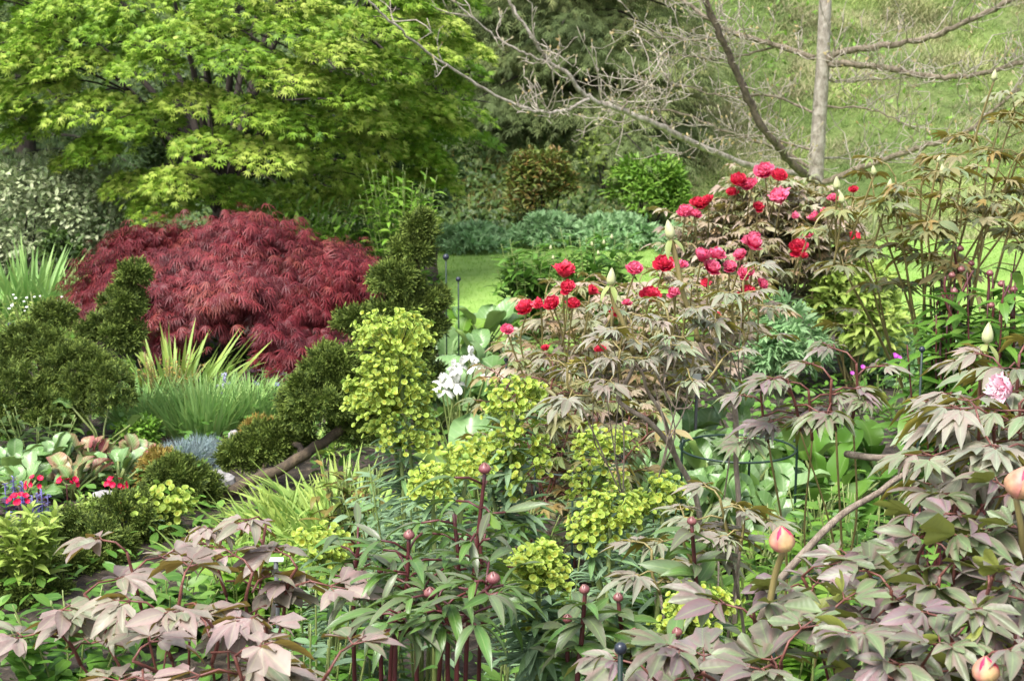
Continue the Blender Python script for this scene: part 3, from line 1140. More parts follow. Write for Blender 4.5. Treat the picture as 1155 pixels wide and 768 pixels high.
# lawn: between the beds and the bank
_turf = bark_mat('turf', (.18, .32, .05), (.25, .39, .085), 3.0, .95, .4, 1)
lawn_edge = [(-.75, 15.6), (-.72, 14.6), (-.68, 13.6), (-.60, 12.4), (-.52, 11.4), (-.36, 10.2), (-.15, 9.4), (.4, 9.2), (1.2, 9.8), (2.0, 11.0), (3.0, 10.4), (4.6, 9.6), (7.5, 9.2), (10, 9.4), (10, 15.8), (5, 15.8), (2, 15.7)]
LE = np.array(lawn_edge)


def inside(px, py, poly=LE):
    c = np.zeros(len(px), bool)
    k = len(poly)
    for q in range(k):
        x1, y1 = poly[q]
        x2, y2 = poly[(q + 1) % k]
        cond = ((y1 > py) != (y2 > py)) & (px < (x2 - x1) * (py - y1) / (y2 - y1 + 1e-12) + x1)
        c ^= cond
    return c


lm = MB()
lc = LE.mean(0)
lv = [(lc[0], lc[1], .03)] + [(x, y, .03) for x, y in lawn_edge] + [(x + .02, y - .02, -.03) for x, y in lawn_edge]
k = len(lawn_edge)
lm.add(lv, [[(0, 1 + q, 1 + (q + 1) % k) for q in range(k)], [(1 + q, 1 + k + q, 1 + k + (q + 1) % k, 1 + (q + 1) % k) for q in range(k)]], np.zeros((len(lv), 3)))
lawn = lm.build('lawn', _turf, smooth=False)
lawn['kind'] = 'structure'
p = np.stack([U(-.8, 6.5, 26000), U(9.1, 15.8, 26000)], 1)
p = p[inside(p[:, 0], p[:, 1])]
gb = MB()
n_ = len(p)
gb.inst(TUFT, np.column_stack([p, np.full(n_, .028)]), nrm(np.column_stack([N(1, (n_, 2)), np.zeros(n_)])), [0, 0, 1], U(.025, .05, n_))
o = gb.build('lawn_grass', M['grass'])
o['kind'] = 'stuff'

# rough grass and weeds on the bank
n_ = 60000
x = U(-2.5, 9.5, n_)
y = U(15.6, 25, n_)
keep = (x > .9 + N(.35, n_) - (y - 17) * .12) | (U(0, 1, n_) < .08)
x, y = x[keep], y[keep]
n_ = len(x)
gb = MB()
P_ = np.stack([x, y, hill(x, y) - .01], 1)
wv = .5 + .5 * np.sin(x * 2.3 + np.sin(y * 1.7) * 2) * np.sin(y * 2.9 + x)
gb.inst(TUFT, P_, nrm(np.column_stack([N(1, (n_, 2)), np.zeros(n_)])), nrm(np.array([0, -.5, 1]) + N(.15, (n_, 3))), U(.06, .20, n_) * (.6 + .8 * wv), np.clip(wv + N(.25, n_), 0, 1))
o = gb.build('meadow_grass', M['meadow'])
o['kind'] = 'stuff'
n_ = 9000
x = U(.3, 9, n_); y = U(16, 24, n_)
wv = np.sin(x * 1.7 + 1) * np.sin(y * 1.3) + np.sin(x * .6 + y * .9)
keep = (wv > .5) & (U(0, 1, n_) < .5)
x, y = x[keep], y[keep]
n_ = len(x)
gb = MB()
gb.inst(OVATE[0], np.stack([x, y, hill(x, y) + U(.02, .16, n_)], 1), nrm(N(1, (n_, 3)) + np.array([0, -.5, .3])), nrm(np.array([0, -.6, 1]) + N(.3, (n_, 3))), U(.04, .09, n_))
o = gb.build('meadow_weeds', M['brightleaf'])
o['kind'] = 'stuff'
# ivy carpet on the shaded part of the bank
n_ = 42000
x = U(-9, 2.6, n_)
y = U(15.6, 22, n_)
keep = x < 1.3 + N(.5, n_) - (y - 17) * .15
x, y = x[keep], y[keep]
n_ = len(x)
wv = .5 + .5 * np.sin(x * 3.3 + np.sin(y * 2.7) * 2) * np.sin(y * 3.9 + x)
gb = MB()
gb.inst(OVATE[1], np.stack([x, y, hill(x, y) + U(.01, .10, n_) + wv * .10], 1), nrm(N(1, (n_, 3)) + np.array([0, -.6, -.2])), nrm(np.array([0, -.7, 1]) + N(.35, (n_, 3))), U(.05, .11, n_))
o = gb.build('ivy', M['darkleaf'])
o['kind'] = 'stuff'
# dead brown stalks and light grass among the ivy
n_ = 5000
x = U(-2.5, 2.4, n_); y = U(16.2, 20, n_)
keep = np.sin(x * 2.1 + 2) * np.sin(y * 1.9 + x) > .25
x, y = x[keep], y[keep]
n_ = len(x)
gb = MB()
gb.inst(TUFT, np.stack([x, y, hill(x, y) + .03], 1), nrm(np.column_stack([N(1, (n_, 2)), np.zeros(n_)])), [0, -.3, 1], U(.10, .24, n_))
o = gb.build('bank_grass', M['bronzeleaf'])
o['kind'] = 'stuff'
# low weeds and seedlings over the soil of the beds
n_ = 24000
x = U(-4.2, 3.6, n_); y = U(2.4, 12.5, n_)
wv = np.sin(x * 3.1 + 1.3) * np.sin(y * 2.3 + .4) + .6 * np.sin(x * 6.7 + y * 3)
keep = (np.abs(x) < y * .36 + .3) & (wv > -.75) & ~inside(x, y)
x, y = x[keep], y[keep]
n_ = len(x)
gb = MB()
az = U(0, 6.283, n_)
gb.inst(OVATE[0], np.stack([x, y, U(.0, .11, n_)], 1), np.stack([np.cos(az), np.sin(az), U(.1, .8, n_)], 1), nrm(np.array([0, 0, 1]) + N(.3, (n_, 3))), U(.03, .075, n_))
o = gb.build('ground_cover', M['midleaf'])
o['kind'] = 'stuff'

# ------------------------------------------------------------------ background trees and shrubs
def hemlock(label, px, d, w, z0, z1, n, nt=46, mat='hemlock'):
    b = gnd(px, d)
    t = thing('evergreen_tree', label, 'tree', b, 'evergreen trees on the bank')
    tr, fol = MB(), MB()
    tr.tube(curve([b - [0, 0, .1], b + [.05, 0, (z1 - b[2]) * .5], [b[0], b[1], z1]], 6), np.linspace(.13, .03, 13), 8)
    for q in range(nt):
        f = (q + .5) / nt
        z = z0 + (z1 - z0) * f
        az = q * 2.4 + U(-.4, .4)
        L = w * (1 - .45 * f) * U(.55, 1.1)
        s0 = np.array([b[0], b[1], z])
        e = s0 + np.array([math.cos(az) * L, math.sin(az) * L, L * U(-.28, .12)])
        P = curve([s0, (s0 + e) / 2 + [0, 0, .10 * L], e], 6)
        tr.tube(P, np.linspace(.022, .006, len(P)), 5)
        m = n // nt
        tt = np.sqrt(U(.03, 1, m))
        cen = s0 + (e - s0) * tt[:, None] + np.array([0, 0, .06])
        off = N(1, (m, 3)) * np.array([.20, .20, .06]) * (.5 + tt[:, None])
        off[:, 2] -= (off[:, 0] ** 2 + off[:, 1] ** 2) * .55
        pp = cen + off
        dd = nrm(off + (e - s0) * .25 + np.array([0, 0, -.10]) + N(.10, (m, 3)))
        fol.inst(NEEDLES, pp, dd, nrm(np.array([0, 0, 1]) + N(.35, (m, 3))), U(.11, .22, m), np.clip(U(0, 1) * .6 + U(0, .4, m), 0, 1))
    fol.build('crown', M[mat], t)
    tr.build('trunk', M['bark_dark'], t)
    return t


hemlock('broad olive evergreen with drooping sprays, behind the bare magnolia twigs', 655, 18.6, 2.0, 1.0, 5.2, 42000, 110)
hemlock('darker evergreen with grey green sprays, close behind the green maple crown', 520, 19.2, 1.7, 1.1, 5.0, 26000, 80)
hemlock('evergreen half hidden behind the pale dogwood and the maple', 40, 17.5, 1.9, .5, 5.0, 9000, 44, 'darkleaf')

shrub('shrub', 'dark leafy shrub filling the shade behind the green maple trunk', 'shrub', gnd(330, 15), gnd(330, 15) + [0, 0, .75], (1.7, .7, 1.0), 9000, OVATE, .085, 'darkleaf', sub=30, group='shrubs at the foot of the bank')
shrub('shrub', 'bronze tipped green shrub at the foot of the bank', 'shrub', gnd(608, 16.4), gnd(608, 16.4) + [0, 0, .46], (.38, .35, .46), 3600, LANCE, .085, 'bronzeleaf', group='shrubs at the foot of the bank', up=.7)
shrub('shrub', 'rounded fresh green shrub beside the lawn under the magnolia branch', 'shrub', gnd(727, 16.4), gnd(727, 16.4) + [0, 0, .42], (.44, .4, .42), 3600, LANCE, .095, 'brightleaf', group='shrubs at the foot of the bank', up=.5)
shrub('shrub', 'thin yellow green shrub between the bronze and the fresh green shrubs', 'shrub', gnd(682, 17.4), gnd(682, 17.4) + [0, 0, .55], (.35, .3, .5), 700, OVATE, .07, 'limeleaf', group='shrubs at the foot of the bank', up=.5, inner=.5)
shrub('shrub', 'dark shrub high on the grassy bank above the magnolia', 'shrub', gnd(830, 22.5), gnd(830, 22.5) + [0, 0, .3], (1.1, .6, .45), 3000, OVATE, .11, 'darkleaf', group='shrubs at the foot of the bank')
shrub('shrub', 'brownish twiggy shrub on the bank at the end of the magnolia limb', 'shrub', gnd(1150, 22), gnd(1150, 22) + [0, 0, .4], (.8, .6, .6), 1800, OVATE, .08, 'bronzeleaf', group='shrubs at the foot of the bank')
for px, d, rx, rz, lab in ((530, 14.6, .36, .17, 'low blue green mound of lobed leaves at the lawn end near the conifer'),
                           (615, 15.1, .32, .20, 'low blue green mound directly under the bronze shrub'),
                           (690, 15.0, .48, .20, 'widest low blue green mound beside the lawn, under the fresh green shrub'),
                           (775, 14.6, .34, .17, 'low blue green mound behind the pink peony flowers')):
    b = gnd(px, d)
    shrub('geranium_mound', lab, 'perennial', b, b + [0, 0, rz * .75], (rx, .42, rz), 2400, PEONY[3:], .075, 'glaucous', 'stem_green', up=.25, group='blue green mounds along the lawn', sub=34, subr=.34, upn=(0, -.3, 1), stem_r=.004)

b = gnd(40, 12.3)
shrub('dogwood', 'pale cream variegated shrub beneath the maple branches', 'shrub', b, b + [0, 0, .52], (.90, .5, .62), 11000, OVATE, .06, 'variegated', sub=60, subr=.30, zmin=-.9)
b = gnd(75, 11.7)
shrub('shrub', 'small dark green shrub in front of the pale variegated one', 'shrub', b, b + [0, 0, .28], (.13, .12, .26), 420, LANCE, .09, 'darkleaf', up=.5)
b = gnd(455, 11.2)
clump('peony_plant', 'green leafy peony clump under the maple edge behind the red maple', 'peony', b, 34, .98, .34, LANCE, .14, 'brightleaf', 'stem_green', 16, 'green herbaceous plants', upw=.6)
b = gnd(345, 11.6)
clump('daylily', 'mass of narrow bright green leaves behind the red maple', 'perennial', b, 60, .74, .46, LANCE, .15, 'brightleaf', 'stem_green', 12, 'green herbaceous plants', upw=.9)
b = gnd(420, 11.8)
clump('perennial', 'dark leafy clump between the daylily leaves and the peony clump', 'perennial', b, 24, .74, .28, LANCE, .14, 'midleaf', 'stem_green', 14, 'green herbaceous plants', upw=.7)

# ------------------------------------------------------------------ green Japanese maple
b = gnd(252, 13.0)
t = thing('green_maple', 'spreading Japanese maple with fresh yellow green leaves behind the red maple', 'tree', b)
tr, fol, tw = MB(), MB(), MB()
fork = b + np.array([0, 0, .75])
tr.tube(curve([b - [0, 0, .1], b + [.02, 0, .4], fork], 6), np.linspace(.085, .062, 13), 9)
plates = []
for (px, py, d, rx) in ((50, 30, 10.6, .34), (130, 18, 10.4, .36), (230, 22, 10.2, .34), (165, 62, 10.1, .32), (270, 52, 9.9, .34), (215, 100, 10.1, .32), (330, 72, 9.9, .34), (290, 112, 9.9, .34),
                        (390, 88, 10.0, .34), (430, 60, 10.2, .33), (480, 45, 10.6, .30), (528, 48, 11.0, .24), (240, 152, 9.9, .34), (300, 162, 9.8, .32), (200, 192, 10.1, .30), (330, 124, 9.9, .32),
                        (400, 118, 10.1, .32), (100, 108, 10.4, .38), (40, 90, 10.6, .38), (120, 150, 10.6, .36), (30, 138, 10.9, .34), (160, 125, 10.3, .34), (470, 100, 10.8, .32), (460, 150, 11.0, .32),
                        (420, 185, 11.0, .3), (490, 195, 11.3, .26), (370, 190, 10.6, .3), (255, 205, 10.3, .28), (180, 222, 10.5, .28), (150, 198, 10.6, .28), (330, 215, 10.8, .3), (500, 80, 11.2, .26),
                        (340, 20, 10.0, .36), (420, 15, 10.2, .36), (490, 12, 10.8, .3), (380, 45, 9.9, .32), (80, 60, 10.4, .34), (10, 55, 10.5, .34), (190, 30, 10.0, .34), (470, 235, 11.2, .2),
                        (355, 150, 10.2, .34), (95, 165, 10.9, .3), (440, 120, 10.6, .3), (505, 130, 11.2, .24), (420, 150, 10.5, .28), (480, 170, 11.1, .26), (395, 215, 10.9, .26), (445, 212, 11.1, .26), (290, 225, 10.6, .26), (60, 0, 10.6, .34), (150, -10, 10.4, .34), (260, -5, 10.2, .34), (330, -15, 10.2, .34), (450, -15, 10.6, .3), (-30, 30, 10.8, .34), (-30, 95, 10.9, .34), (10, 120, 10.9, .3), (375, 10, 10.4, .3)):
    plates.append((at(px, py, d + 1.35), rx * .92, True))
cen = b + np.array([0, .1, 1.95])
for dd in rand_dirs(210, -.42):
    if dd[1] < -.28:
        continue
    q = cen + dd * np.array([2.35, 1.75, 2.15]) * U(.62, 1.0)
    floor_ = np.interp(q[0], [-4.5, -3.2, -2.6, -1.6, -.6, .2], [1.35, 1.25, .95, .72, .80, 1.2])
    if q[2] < floor_:
        q[2] = floor_ + U(0, .4)
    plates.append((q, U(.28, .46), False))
for (q, rx, front) in plates:
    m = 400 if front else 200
    r_ = rx * np.sqrt(U(0, 1, m))
    a_ = U(0, 6.283, m)
    o_ = np.stack([np.cos(a_) * r_, np.sin(a_) * r_, np.zeros(m)], 1)
    outw = nrm(np.append((q - cen)[:2], 0))
    z_ = -(r_ ** 2) / rx * .35 - (o_ @ outw) * .30 + N(.022, m)
    o_[:, 2] = z_
    d_ = nrm(nrm(o_ * [1, 1, 0] + 1e-6) * .7 + outw * .5 + np.array([0, 0, -.32]) + N(.45, (m, 3)))
    fol.inst(MAPLE[0], q + o_, d_, nrm(np.array([0, 0, 1]) + outw * .2 + N(.42, (m, 3))), U(.042, .072, m), np.clip((U(.35, 1.) if front else U(.0, .6)) + N(.2, m), 0, 1))  # crown shade put into colour: inner plates get darker leaf tones than front tufts
    for _ in range(3):
        a1 = U(0, 6.283)
        e_ = q + np.array([math.cos(a1) * rx * .8, math.sin(a1) * rx * .8, -.05])
        tw.tube([q - outw * rx * .4 - [0, 0, .03], q * .4 + e_ * .6, e_], .004, 4)
nl = 16
limbs = []
for q in range(nl):
    a = q * 2.4
    e = cen + np.array([math.cos(a) * U(1.0, 1.7), math.sin(a) * U(.8, 1.4), U(-.4, 1.5)])
    P = curve([fork - [0, 0, U(0, .3)], fork * .55 + e * .45 + [0, 0, U(.05, .3)], e], 8)
    tr.tube(P, np.linspace(.042, .010, len(P)), 7)
    limbs.append(P)
LP = np.vstack(limbs)
for (q, rx, fr) in plates:
    kk = np.argmin(((LP - q) ** 2).sum(1) + (LP[:, 2] > q[2] + .1) * .5)
    s_ = LP[kk]
    tw.tube(curve([s_, (s_ + q) / 2 + [0, 0, .05], q - [0, 0, .03]], 4), np.linspace(.011, .004, 9), 5)
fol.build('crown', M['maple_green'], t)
tr.build('trunk', M['bark_dark'], t)
tw.build('branch', M['bark_dark'], t)

# ------------------------------------------------------------------ red laceleaf maple
b = gnd(262, 8.9)
t = thing('red_maple', 'domed crimson laceleaf maple with weeping feathery leaves', 'tree', b)
tr, fol = MB(), MB()
for q in range(9):
    a = q * .7
    e = b + np.array([math.cos(a) * .55, math.sin(a) * .45, .42])
    tr.tube(curve([b - [0, 0, .1], b + [math.cos(a) * .12, math.sin(a) * .1, .45], b + [math.cos(a) * .35, math.sin(a) * .3, .54], e], 6), np.linspace(.035, .012, 19), 6)
RC = b + np.array([0, 0, .28])
RR = np.array([.84, .72, .52])
cl = []
for dd in rand_dirs(200, -.02):
    if dd[1] < .1 and dd[2] < .22 and -.45 < dd[0] < .62:
        continue
    cl.append((RC + dd * RR * U(.72, 1.02) + [0, 0, .05 * math.sin(dd[0] * 9)], dd, U(.12, .19)))
for (px, py, d) in ((110, 300, 8.9), (125, 320, 8.8), (105, 340, 8.9), (140, 345, 8.7), (120, 362, 8.8), (95, 322, 9), (160, 268, 9.3), (180, 268, 9.3), (140, 275, 9.3), (268, 250, 8.9), (285, 252, 8.8), (245, 262, 8.8),
                    (320, 262, 8.8), (345, 405, 8.25), (330, 420, 8.2), (350, 385, 8.2), (310, 372, 8.2), (215, 368, 8.3), (338, 418, 8.2), (322, 400, 8.2), (190, 385, 8.4), (400, 300, 8.7), (410, 330, 8.6), (395, 360, 8.5)):
    q = at(px, py, d)
    cl.append((q, nrm((q - RC) / RR), .14))
for q, dd, r_ in cl:
    m = 130
    o_ = N(.5, (m, 3)) * r_ * np.array([1, 1, .55])
    hx = nrm(dd * [1, 1, 0] + 1e-6)
    d_ = nrm(hx * .75 + dd * .1 + np.array([0, 0, -.62]) + nrm(o_) * .5 + N(.33, (m, 3)))
    fol.inst(LACE, q + o_, d_, nrm(dd * 1.0 + np.array([0, 0, .8]) + N(.2, (m, 3))), U(.045, .092, m), np.clip(U(.05, .95) + N(.2, m), 0, 1))
fol.build('crown', M['maple_red'], t)
tr.build('trunk', M['bark_dark'], t)

# ------------------------------------------------------------------ bare magnolia
b = gnd(918, 13.2)
t = thing('magnolia', 'bare grey magnolia with long level branches and knobbly twigs', 'tree', b)
tr, br, tw, bd, bp = MB(), MB(), MB(), MB(), MB()
D = 13.2
tr.tube(curve([b - [0, 0, .1], at(918, 300, D), at(920, 205, D), at(925, 120, D), at(928, 72, D), at(931, 0, D), at(936, -120, D)], 6), np.linspace(.075, .050, 37), 12)
LIMB = [([(922, 208, 13.1), (895, 185, 12.9), (865, 150, 12.7), (840, 105, 12.6), (820, 55, 12.5), (795, 0, 12.4), (775, -60, 12.4)], .046, .026),
        ([(915, 200, 13.2), (850, 187, 12.9), (800, 170, 12.6), (760, 150, 12.3), (720, 132, 12.1), (690, 121, 12.), (664, 111, 11.9), (640, 84, 11.8), (618, 68, 11.8), (598, 38, 11.7), (572, -4, 11.7), (560, -60, 11.7)], .042, .011),
        ([(664, 111, 11.9), (645, 122, 11.8), (620, 127, 11.7), (592, 122, 11.6), (552, 104, 11.5), (503, 74, 11.3), (452, 35, 11.1), (412, -4, 11.), (380, -40, 11.)], .020, .008),
        ([(622, 72, 11.8), (590, 60, 11.7), (562, 44, 11.7), (530, 18, 11.6), (505, -10, 11.6)], .014, .006),
        ([(928, 74, 13.2), (945, 60, 13.1), (980, 54, 12.9), (1040, 45, 12.7), (1075, 32, 12.5), (1140, 0, 12.3), (1200, -40, 12.2)], .040, .024),
        ([(932, 72, 13.2), (960, 72, 13.), (1000, 77, 12.8), (1040, 85, 12.7), (1070, 88, 12.6), (1110, 83, 12.5), (1155, 70, 12.4), (1230, 55, 12.3)], .038, .022),
        ([(918, 66, 13.2), (880, 52, 13.3), (830, 38, 13.4), (800, 22, 13.5), (770, 0, 13.6), (740, -20, 13.6)], .034, .02),
        ([(926, 208, 13.2), (965, 192, 13.), (1000, 180, 12.8), (1040, 166, 12.6), (1085, 152, 12.4), (1115, 128, 12.3), (1150, 100, 12.2)], .040, .016),
        ([(915, 190, 13.3), (870, 165, 13.6), (820, 150, 13.9), (770, 128, 14.1), (720, 122, 14.3), (680, 125, 14.5)], .022, .008),
        ([(920, 170, 13.2), (880, 160, 13.5), (840, 152, 13.6), (800, 160, 13.8), (760, 178, 13.9)], .016, .006),
        ([(925, 178, 13.3), (990, 182, 13.6), (1040, 178, 13.8), (1085, 178, 13.9)], .014, .006),
        ([(922, 130, 13.3), (870, 108, 13.6), (820, 110, 13.8), (770, 98, 14.), (730, 105, 14.)], .016, .006),
        ([(927, 90, 13.3), (960, 92, 13.7), (1010, 88, 14.), (1060, 82, 14.2)], .012, .005),
        ([(927, 120, 13.2), (975, 122, 13.), (1010, 135, 12.9), (1040, 150, 12.8)], .012, .005),
        ([(880, 52, 13.3), (840, 62, 13.5), (800, 66, 13.7), (765, 62, 13.8), (735, 66, 13.8)], .013, .005),
        ([(830, 38, 13.4), (790, 46, 13.6), (750, 42, 13.8), (715, 50, 13.9)], .012, .005),
        ([(760, 150, 12.3), (745, 128, 12.3), (757, 100, 12.3), (750, 85, 12.3)], .012, .005),
        ([(700, 125, 12.), (712, 108, 12.1), (722, 98, 12.2), (740, 88, 12.2)], .010, .004)]
paths_ = []
for pts, r0, r1 in LIMB:
    P = curve([at(*q) for q in pts], 7)
    P = P + N(.006, P.shape)
    (bd if r0 == .046 else bp if r0 in (.042, .020, .014) else br).tube(P, np.linspace(r0, r1, len(P)) * (.85 if r0 == .046 else .80) * (1 + N(.07, len(P))), 8 if r0 > .03 else 6)
    paths_.append((P, r0))
buds = MB()
for P, r0 in paths_:
    L_ = np.linalg.norm(np.diff(P, axis=0), axis=1).sum()
    for _ in range(int(L_ * (9 if r0 in (.042, .020, .014) else 17))):
        kk = RNG.integers(2, len(P) - 1)
        s_ = P[kk]
        tan = nrm(P[kk + 0] - P[kk - 1])
        side = nrm(np.cross(tan, [0, 0, 1])) * RNG.choice([-1, 1])
        d0 = nrm(tan * U(-.2, .9) + side * U(.2, 1.2) + np.array([0, 0, U(-.15, .35)]))
        ln = U(.12, .70)
        P2 = [s_]
        d1 = d0
        for q in range(5):
            d1 = nrm(d1 + N(.30, 3) + np.array([0, 0, .06]))
            P2.append(P2[-1] + d1 * ln / 5)
        tw.tube(P2, np.linspace(.0058, .0026, 6), 4)
        for q in range(2, 6):
            if U(0, 1) < .75:
                d2 = nrm(d1 * .3 + N(.5, 3) + np.array([0, 0, .75]))
                l2 = U(.04, .14)
                e2 = P2[q] + d2 * l2
                tw.tube([P2[q], P2[q] + d2 * l2 * .5 + N(.008, 3), e2], [.0036, .0032, .0028], 4)
                if U(0, 1) < .55:
                    buds.inst(SMALLLEAF, e2, d2, [0, 1, .2], U(.025, .045))
                    buds.inst(SMALLLEAF, e2, d2, [1, 0, .2], U(.025, .045))
tr.build('trunk', M['bark_mag'], t)
br.build('branch', M['bark_limb'], t)
bd.build('branch', M['bark_limb_dark'], t)
bp.build('branch', M['bark_mag'], t)
tw.build('twig', M['twig'], t)
buds.build('bud', M['magbud'], t)

# ------------------------------------------------------------------ middle distance, west side: conifers, irises, rock garden
def conifer(label, base, pads, trunk, n_per=1.0, mat='conifer', group='cushion conifers', size=.030, r0=.05):
    t = thing('dwarf_conifer', label, 'conifer', base, group)
    for (c, r, n) in pads:
        mb = MB()
        pad(mb, c, r, int(n * n_per), size)
        mb.build('foliage_pad', M[mat], t)
    if trunk is not None:
        mb = MB()
        for T_, ra, rb in trunk:
            P = curve(T_, 7)
            mb.tube(P + N(.004, P.shape), np.linspace(ra, rb, len(P)), 8)
        mb.build('trunk', M['bark_log'], t)
    return t


def px_pad(px, py, d, rpx, asp=.85, n=1500):
    r = rpx * d / FPX
    return (at(px, py, d), (r, r * .9, r * asp), n)


# tall tiered one whose trunk leans down to the soil
lean = [at(205, 583, 5.75), at(265, 552, 5.82), at(345, 512, 5.88), at(400, 470, 6.1), at(445, 420, 6.2), at(465, 340, 6.2), at(474, 262, 6.2)]
lean[0][2] = -.03
pads = [px_pad(473, 258, 6.2, 17, 1.2, 800), px_pad(466, 286, 6.2, 25, .75, 1200), px_pad(446, 318, 6.15, 30, .75, 1500), px_pad(486, 338, 6.2, 20, .7, 800), px_pad(448, 352, 6.15, 34, .6, 1500), px_pad(482, 372, 6.2, 24, .65, 900),
        px_pad(400, 363, 6.1, 22, .75, 700), px_pad(378, 420, 6.0, 38, .85, 1900), px_pad(362, 452, 5.95, 48, .75, 2600), px_pad(410, 440, 6.1, 40, .95, 1800), px_pad(400, 480, 6.1, 36, .7, 1300),
        px_pad(300, 502, 6.05, 33, .75, 1500), px_pad(272, 515, 6.0, 26, .8, 1000), px_pad(325, 492, 6.08, 26, .8, 900), px_pad(470, 420, 6.25, 32, 1.2, 1300)]
conifer('tall tiered conifer with a leaning bare trunk, between the red maple and the yellow euphorbia', gnd(205, 5.75), pads,
        [(lean, .026, .014), ([at(345, 510, 5.9), at(330, 500, 6.0), at(302, 505, 6.05)], .014, .008), ([at(400, 470, 6.1), at(380, 440, 6.0), at(362, 445, 5.95)], .016, .008), ([at(455, 380, 6.2), at(425, 372, 6.15), at(400, 366, 6.1)], .012, .006)])
pads = [px_pad(150, 312, 6.9, 19, 1.0, 800), px_pad(138, 342, 6.9, 27, .7, 1200), px_pad(124, 378, 6.85, 37, .75, 2000), px_pad(62, 358, 6.9, 25, .65, 1000), px_pad(36, 394, 6.8, 40, .7, 2000), px_pad(92, 420, 6.7, 46, .7, 2300),
        px_pad(20, 445, 6.6, 46, .85, 2100), px_pad(118, 440, 6.6, 40, .8, 1600), px_pad(-30, 410, 6.8, 46, .9, 1500), px_pad(60, 462, 6.55, 40, .7, 1400), px_pad(-10, 478, 6.5, 36, .7, 1000)]
b = gnd(70, 6.8)
conifer('wide billowing dark conifer with a small upright peak beside the red maple', b, pads,
        [([b - [0, 0, .05], at(95, 420, 6.8), at(130, 370, 6.9), at(147, 315, 6.9)], .04, .012), ([b, at(50, 430, 6.8), at(40, 390, 6.8)], .03, .01)])
for px, py, d, r, asp, n, lab, mt in ((203, 545, 5.72, 36, .85, 1900, 'small rounded conifer beside the grey rock at the trunk foot', 'conifer'),
                                      (180, 524, 5.95, 22, .8, 700, 'orange tipped low conifer tucked behind the small rounded one', 'conifer_bronze'),
                                      (296, 484, 6.4, 22, .6, 700, 'orange tipped cushion conifer next to the blue grey cushion', 'conifer_bronze'),
                                      (138, 590, 5.3, 46, .8, 2300, 'creeping dark conifer below the yellow euphorbia by the rock', 'conifer'),
                                      (78, 620, 5.0, 54, .85, 2700, 'creeping dark conifer between the ferny leaves and the pink peony leaves', 'conifer'),
                                      (14, 676, 4.7, 54, .9, 2500, 'creeping dark conifer below the pale ferny leaves at the bed edge', 'conifer')):
    c, r3, nn = px_pad(px, py, d, r, asp, n)
    bb = np.array([c[0], c[1], 0.])
    conifer(lab, bb, [(c, r3, nn), (c + np.array([r3[0] * .7, .05, -.04]), tuple(.7 * q for q in r3), nn // 2), (c + np.array([-r3[0] * .7, .02, -.05]), tuple(.7 * q for q in r3), nn // 2)],
            [([bb - [0, 0, .05], bb + [0.01, 0, max(.04, c[2] * .6)], c], .012, .006)], mat=mt, size=.026)

# irises and grasses
blades('iris', 'tall clump of bright yellow green sword leaves before the red maple', 'iris', gnd(195, 7.7), 100, .46, (.22, .12), 'iris_leaf', [BLADE[0], BLADE[0], BLADE[1]], .9, wide=1.4, group='iris clumps')
blades('iris', 'small bright sword leaf fan with a pale violet flower', 'iris', gnd(238, 7.75), 30, .22, .10, 'iris_leaf', [BLADE[0]], .8, wide=1.2, group='iris clumps')
t = bpy.data.objects['iris.001']
VI = iris_flower_mesh('petal_violet')
part_copy(VI, 'flower', t, at(254, 431, 7.6), (0, -.3, 1), .05)
part_copy(VI, 'flower', t, at(246, 440, 7.6), (0, -.3, 1), .03)
mb = MB(); mb.tube([gnd(238, 7.75), at(252, 445, 7.62), at(254, 433, 7.6)], .004, 5); mb.build('flower_stalk', M['stem_green'], t)
for px, d, n, h, sp, lab in ((160, 7.2, 330, .26, (.16, .2), 'fine pale grassy iris leaves behind the bergenia leaves'),
                             (225, 7.1, 420, .27, (.20, .22), 'fine pale grassy iris leaves above the blue grey cushion'),
                             (280, 7.3, 330, .24, (.16, .2), 'fine pale grassy iris leaves beside the orange tipped cushion')):
    blades('iris', lab, 'iris', gnd(px, d), n, h * 1.08, sp, 'iris_grey', [BLADE[0], BLADE[1]], .5, wide=1.05, group='iris clumps')
for px, d, n, h, lab in ((35, 10.2, 260, .64, 'broad grey green iris leaves before the dogwood, the larger fan'), (85, 10.0, 110, .52, 'grey green iris leaves leaning over the edge of the red maple'), (-5, 10.0, 140, .56, 'grey green iris leaves in the bed corner by the dogwood')):
    blades('iris', lab, 'iris', gnd(px, d), n, h, (.22, .15), 'iris_grey', [BLADE[0], BLADE[0], BLADE[2]], .9, wide=1.3, group='iris clumps')
blades('grass_tuft', 'strip of rough dark grass under the pale dogwood', 'grass', gnd(30, 11.2), 900, .22, (.9, .5), 'grass', GRASS, .4)
WF = small_flower_mesh(5, .9, 'petal_white', 'flower', .1)
t, tips = clump('saxifrage', 'tiny white flowers over fine pale leaves below the grey iris', 'perennial', gnd(45, 9.4), 60, .30, .42, SMALLLEAF, .06, 'limeleaf', 'stem_green', 6)
for q in range(26):
    part_copy(WF, 'flower', t, at(U(10, 95), U(328, 356), 9.2 + U(-.3, .3)), (N(.2), -.5, 1), U(.007, .011))
blades('grass_tuft', 'soft pale grass at the foot of the grey iris fans', 'grass', gnd(35, 9.2), 260, .26, (.35, .3), 'grass', GRASS, .5)
t, tips = clump('heuchera', 'dark purple leafy plant in the shade under the red maple', 'perennial', gnd(282, 7.9), 36, .14, .24, OVATE, .055, 'heuch', 'stem_dkred', 6)
AJ = small_flower_mesh(4, .8, 'petal_ajuga', 'flower', .3)
for q in range(16):
    part_copy(AJ, 'flower', t, at(U(240, 320), U(428, 452), 7.75), (N(.3), -.6, .8), U(.012, .02))
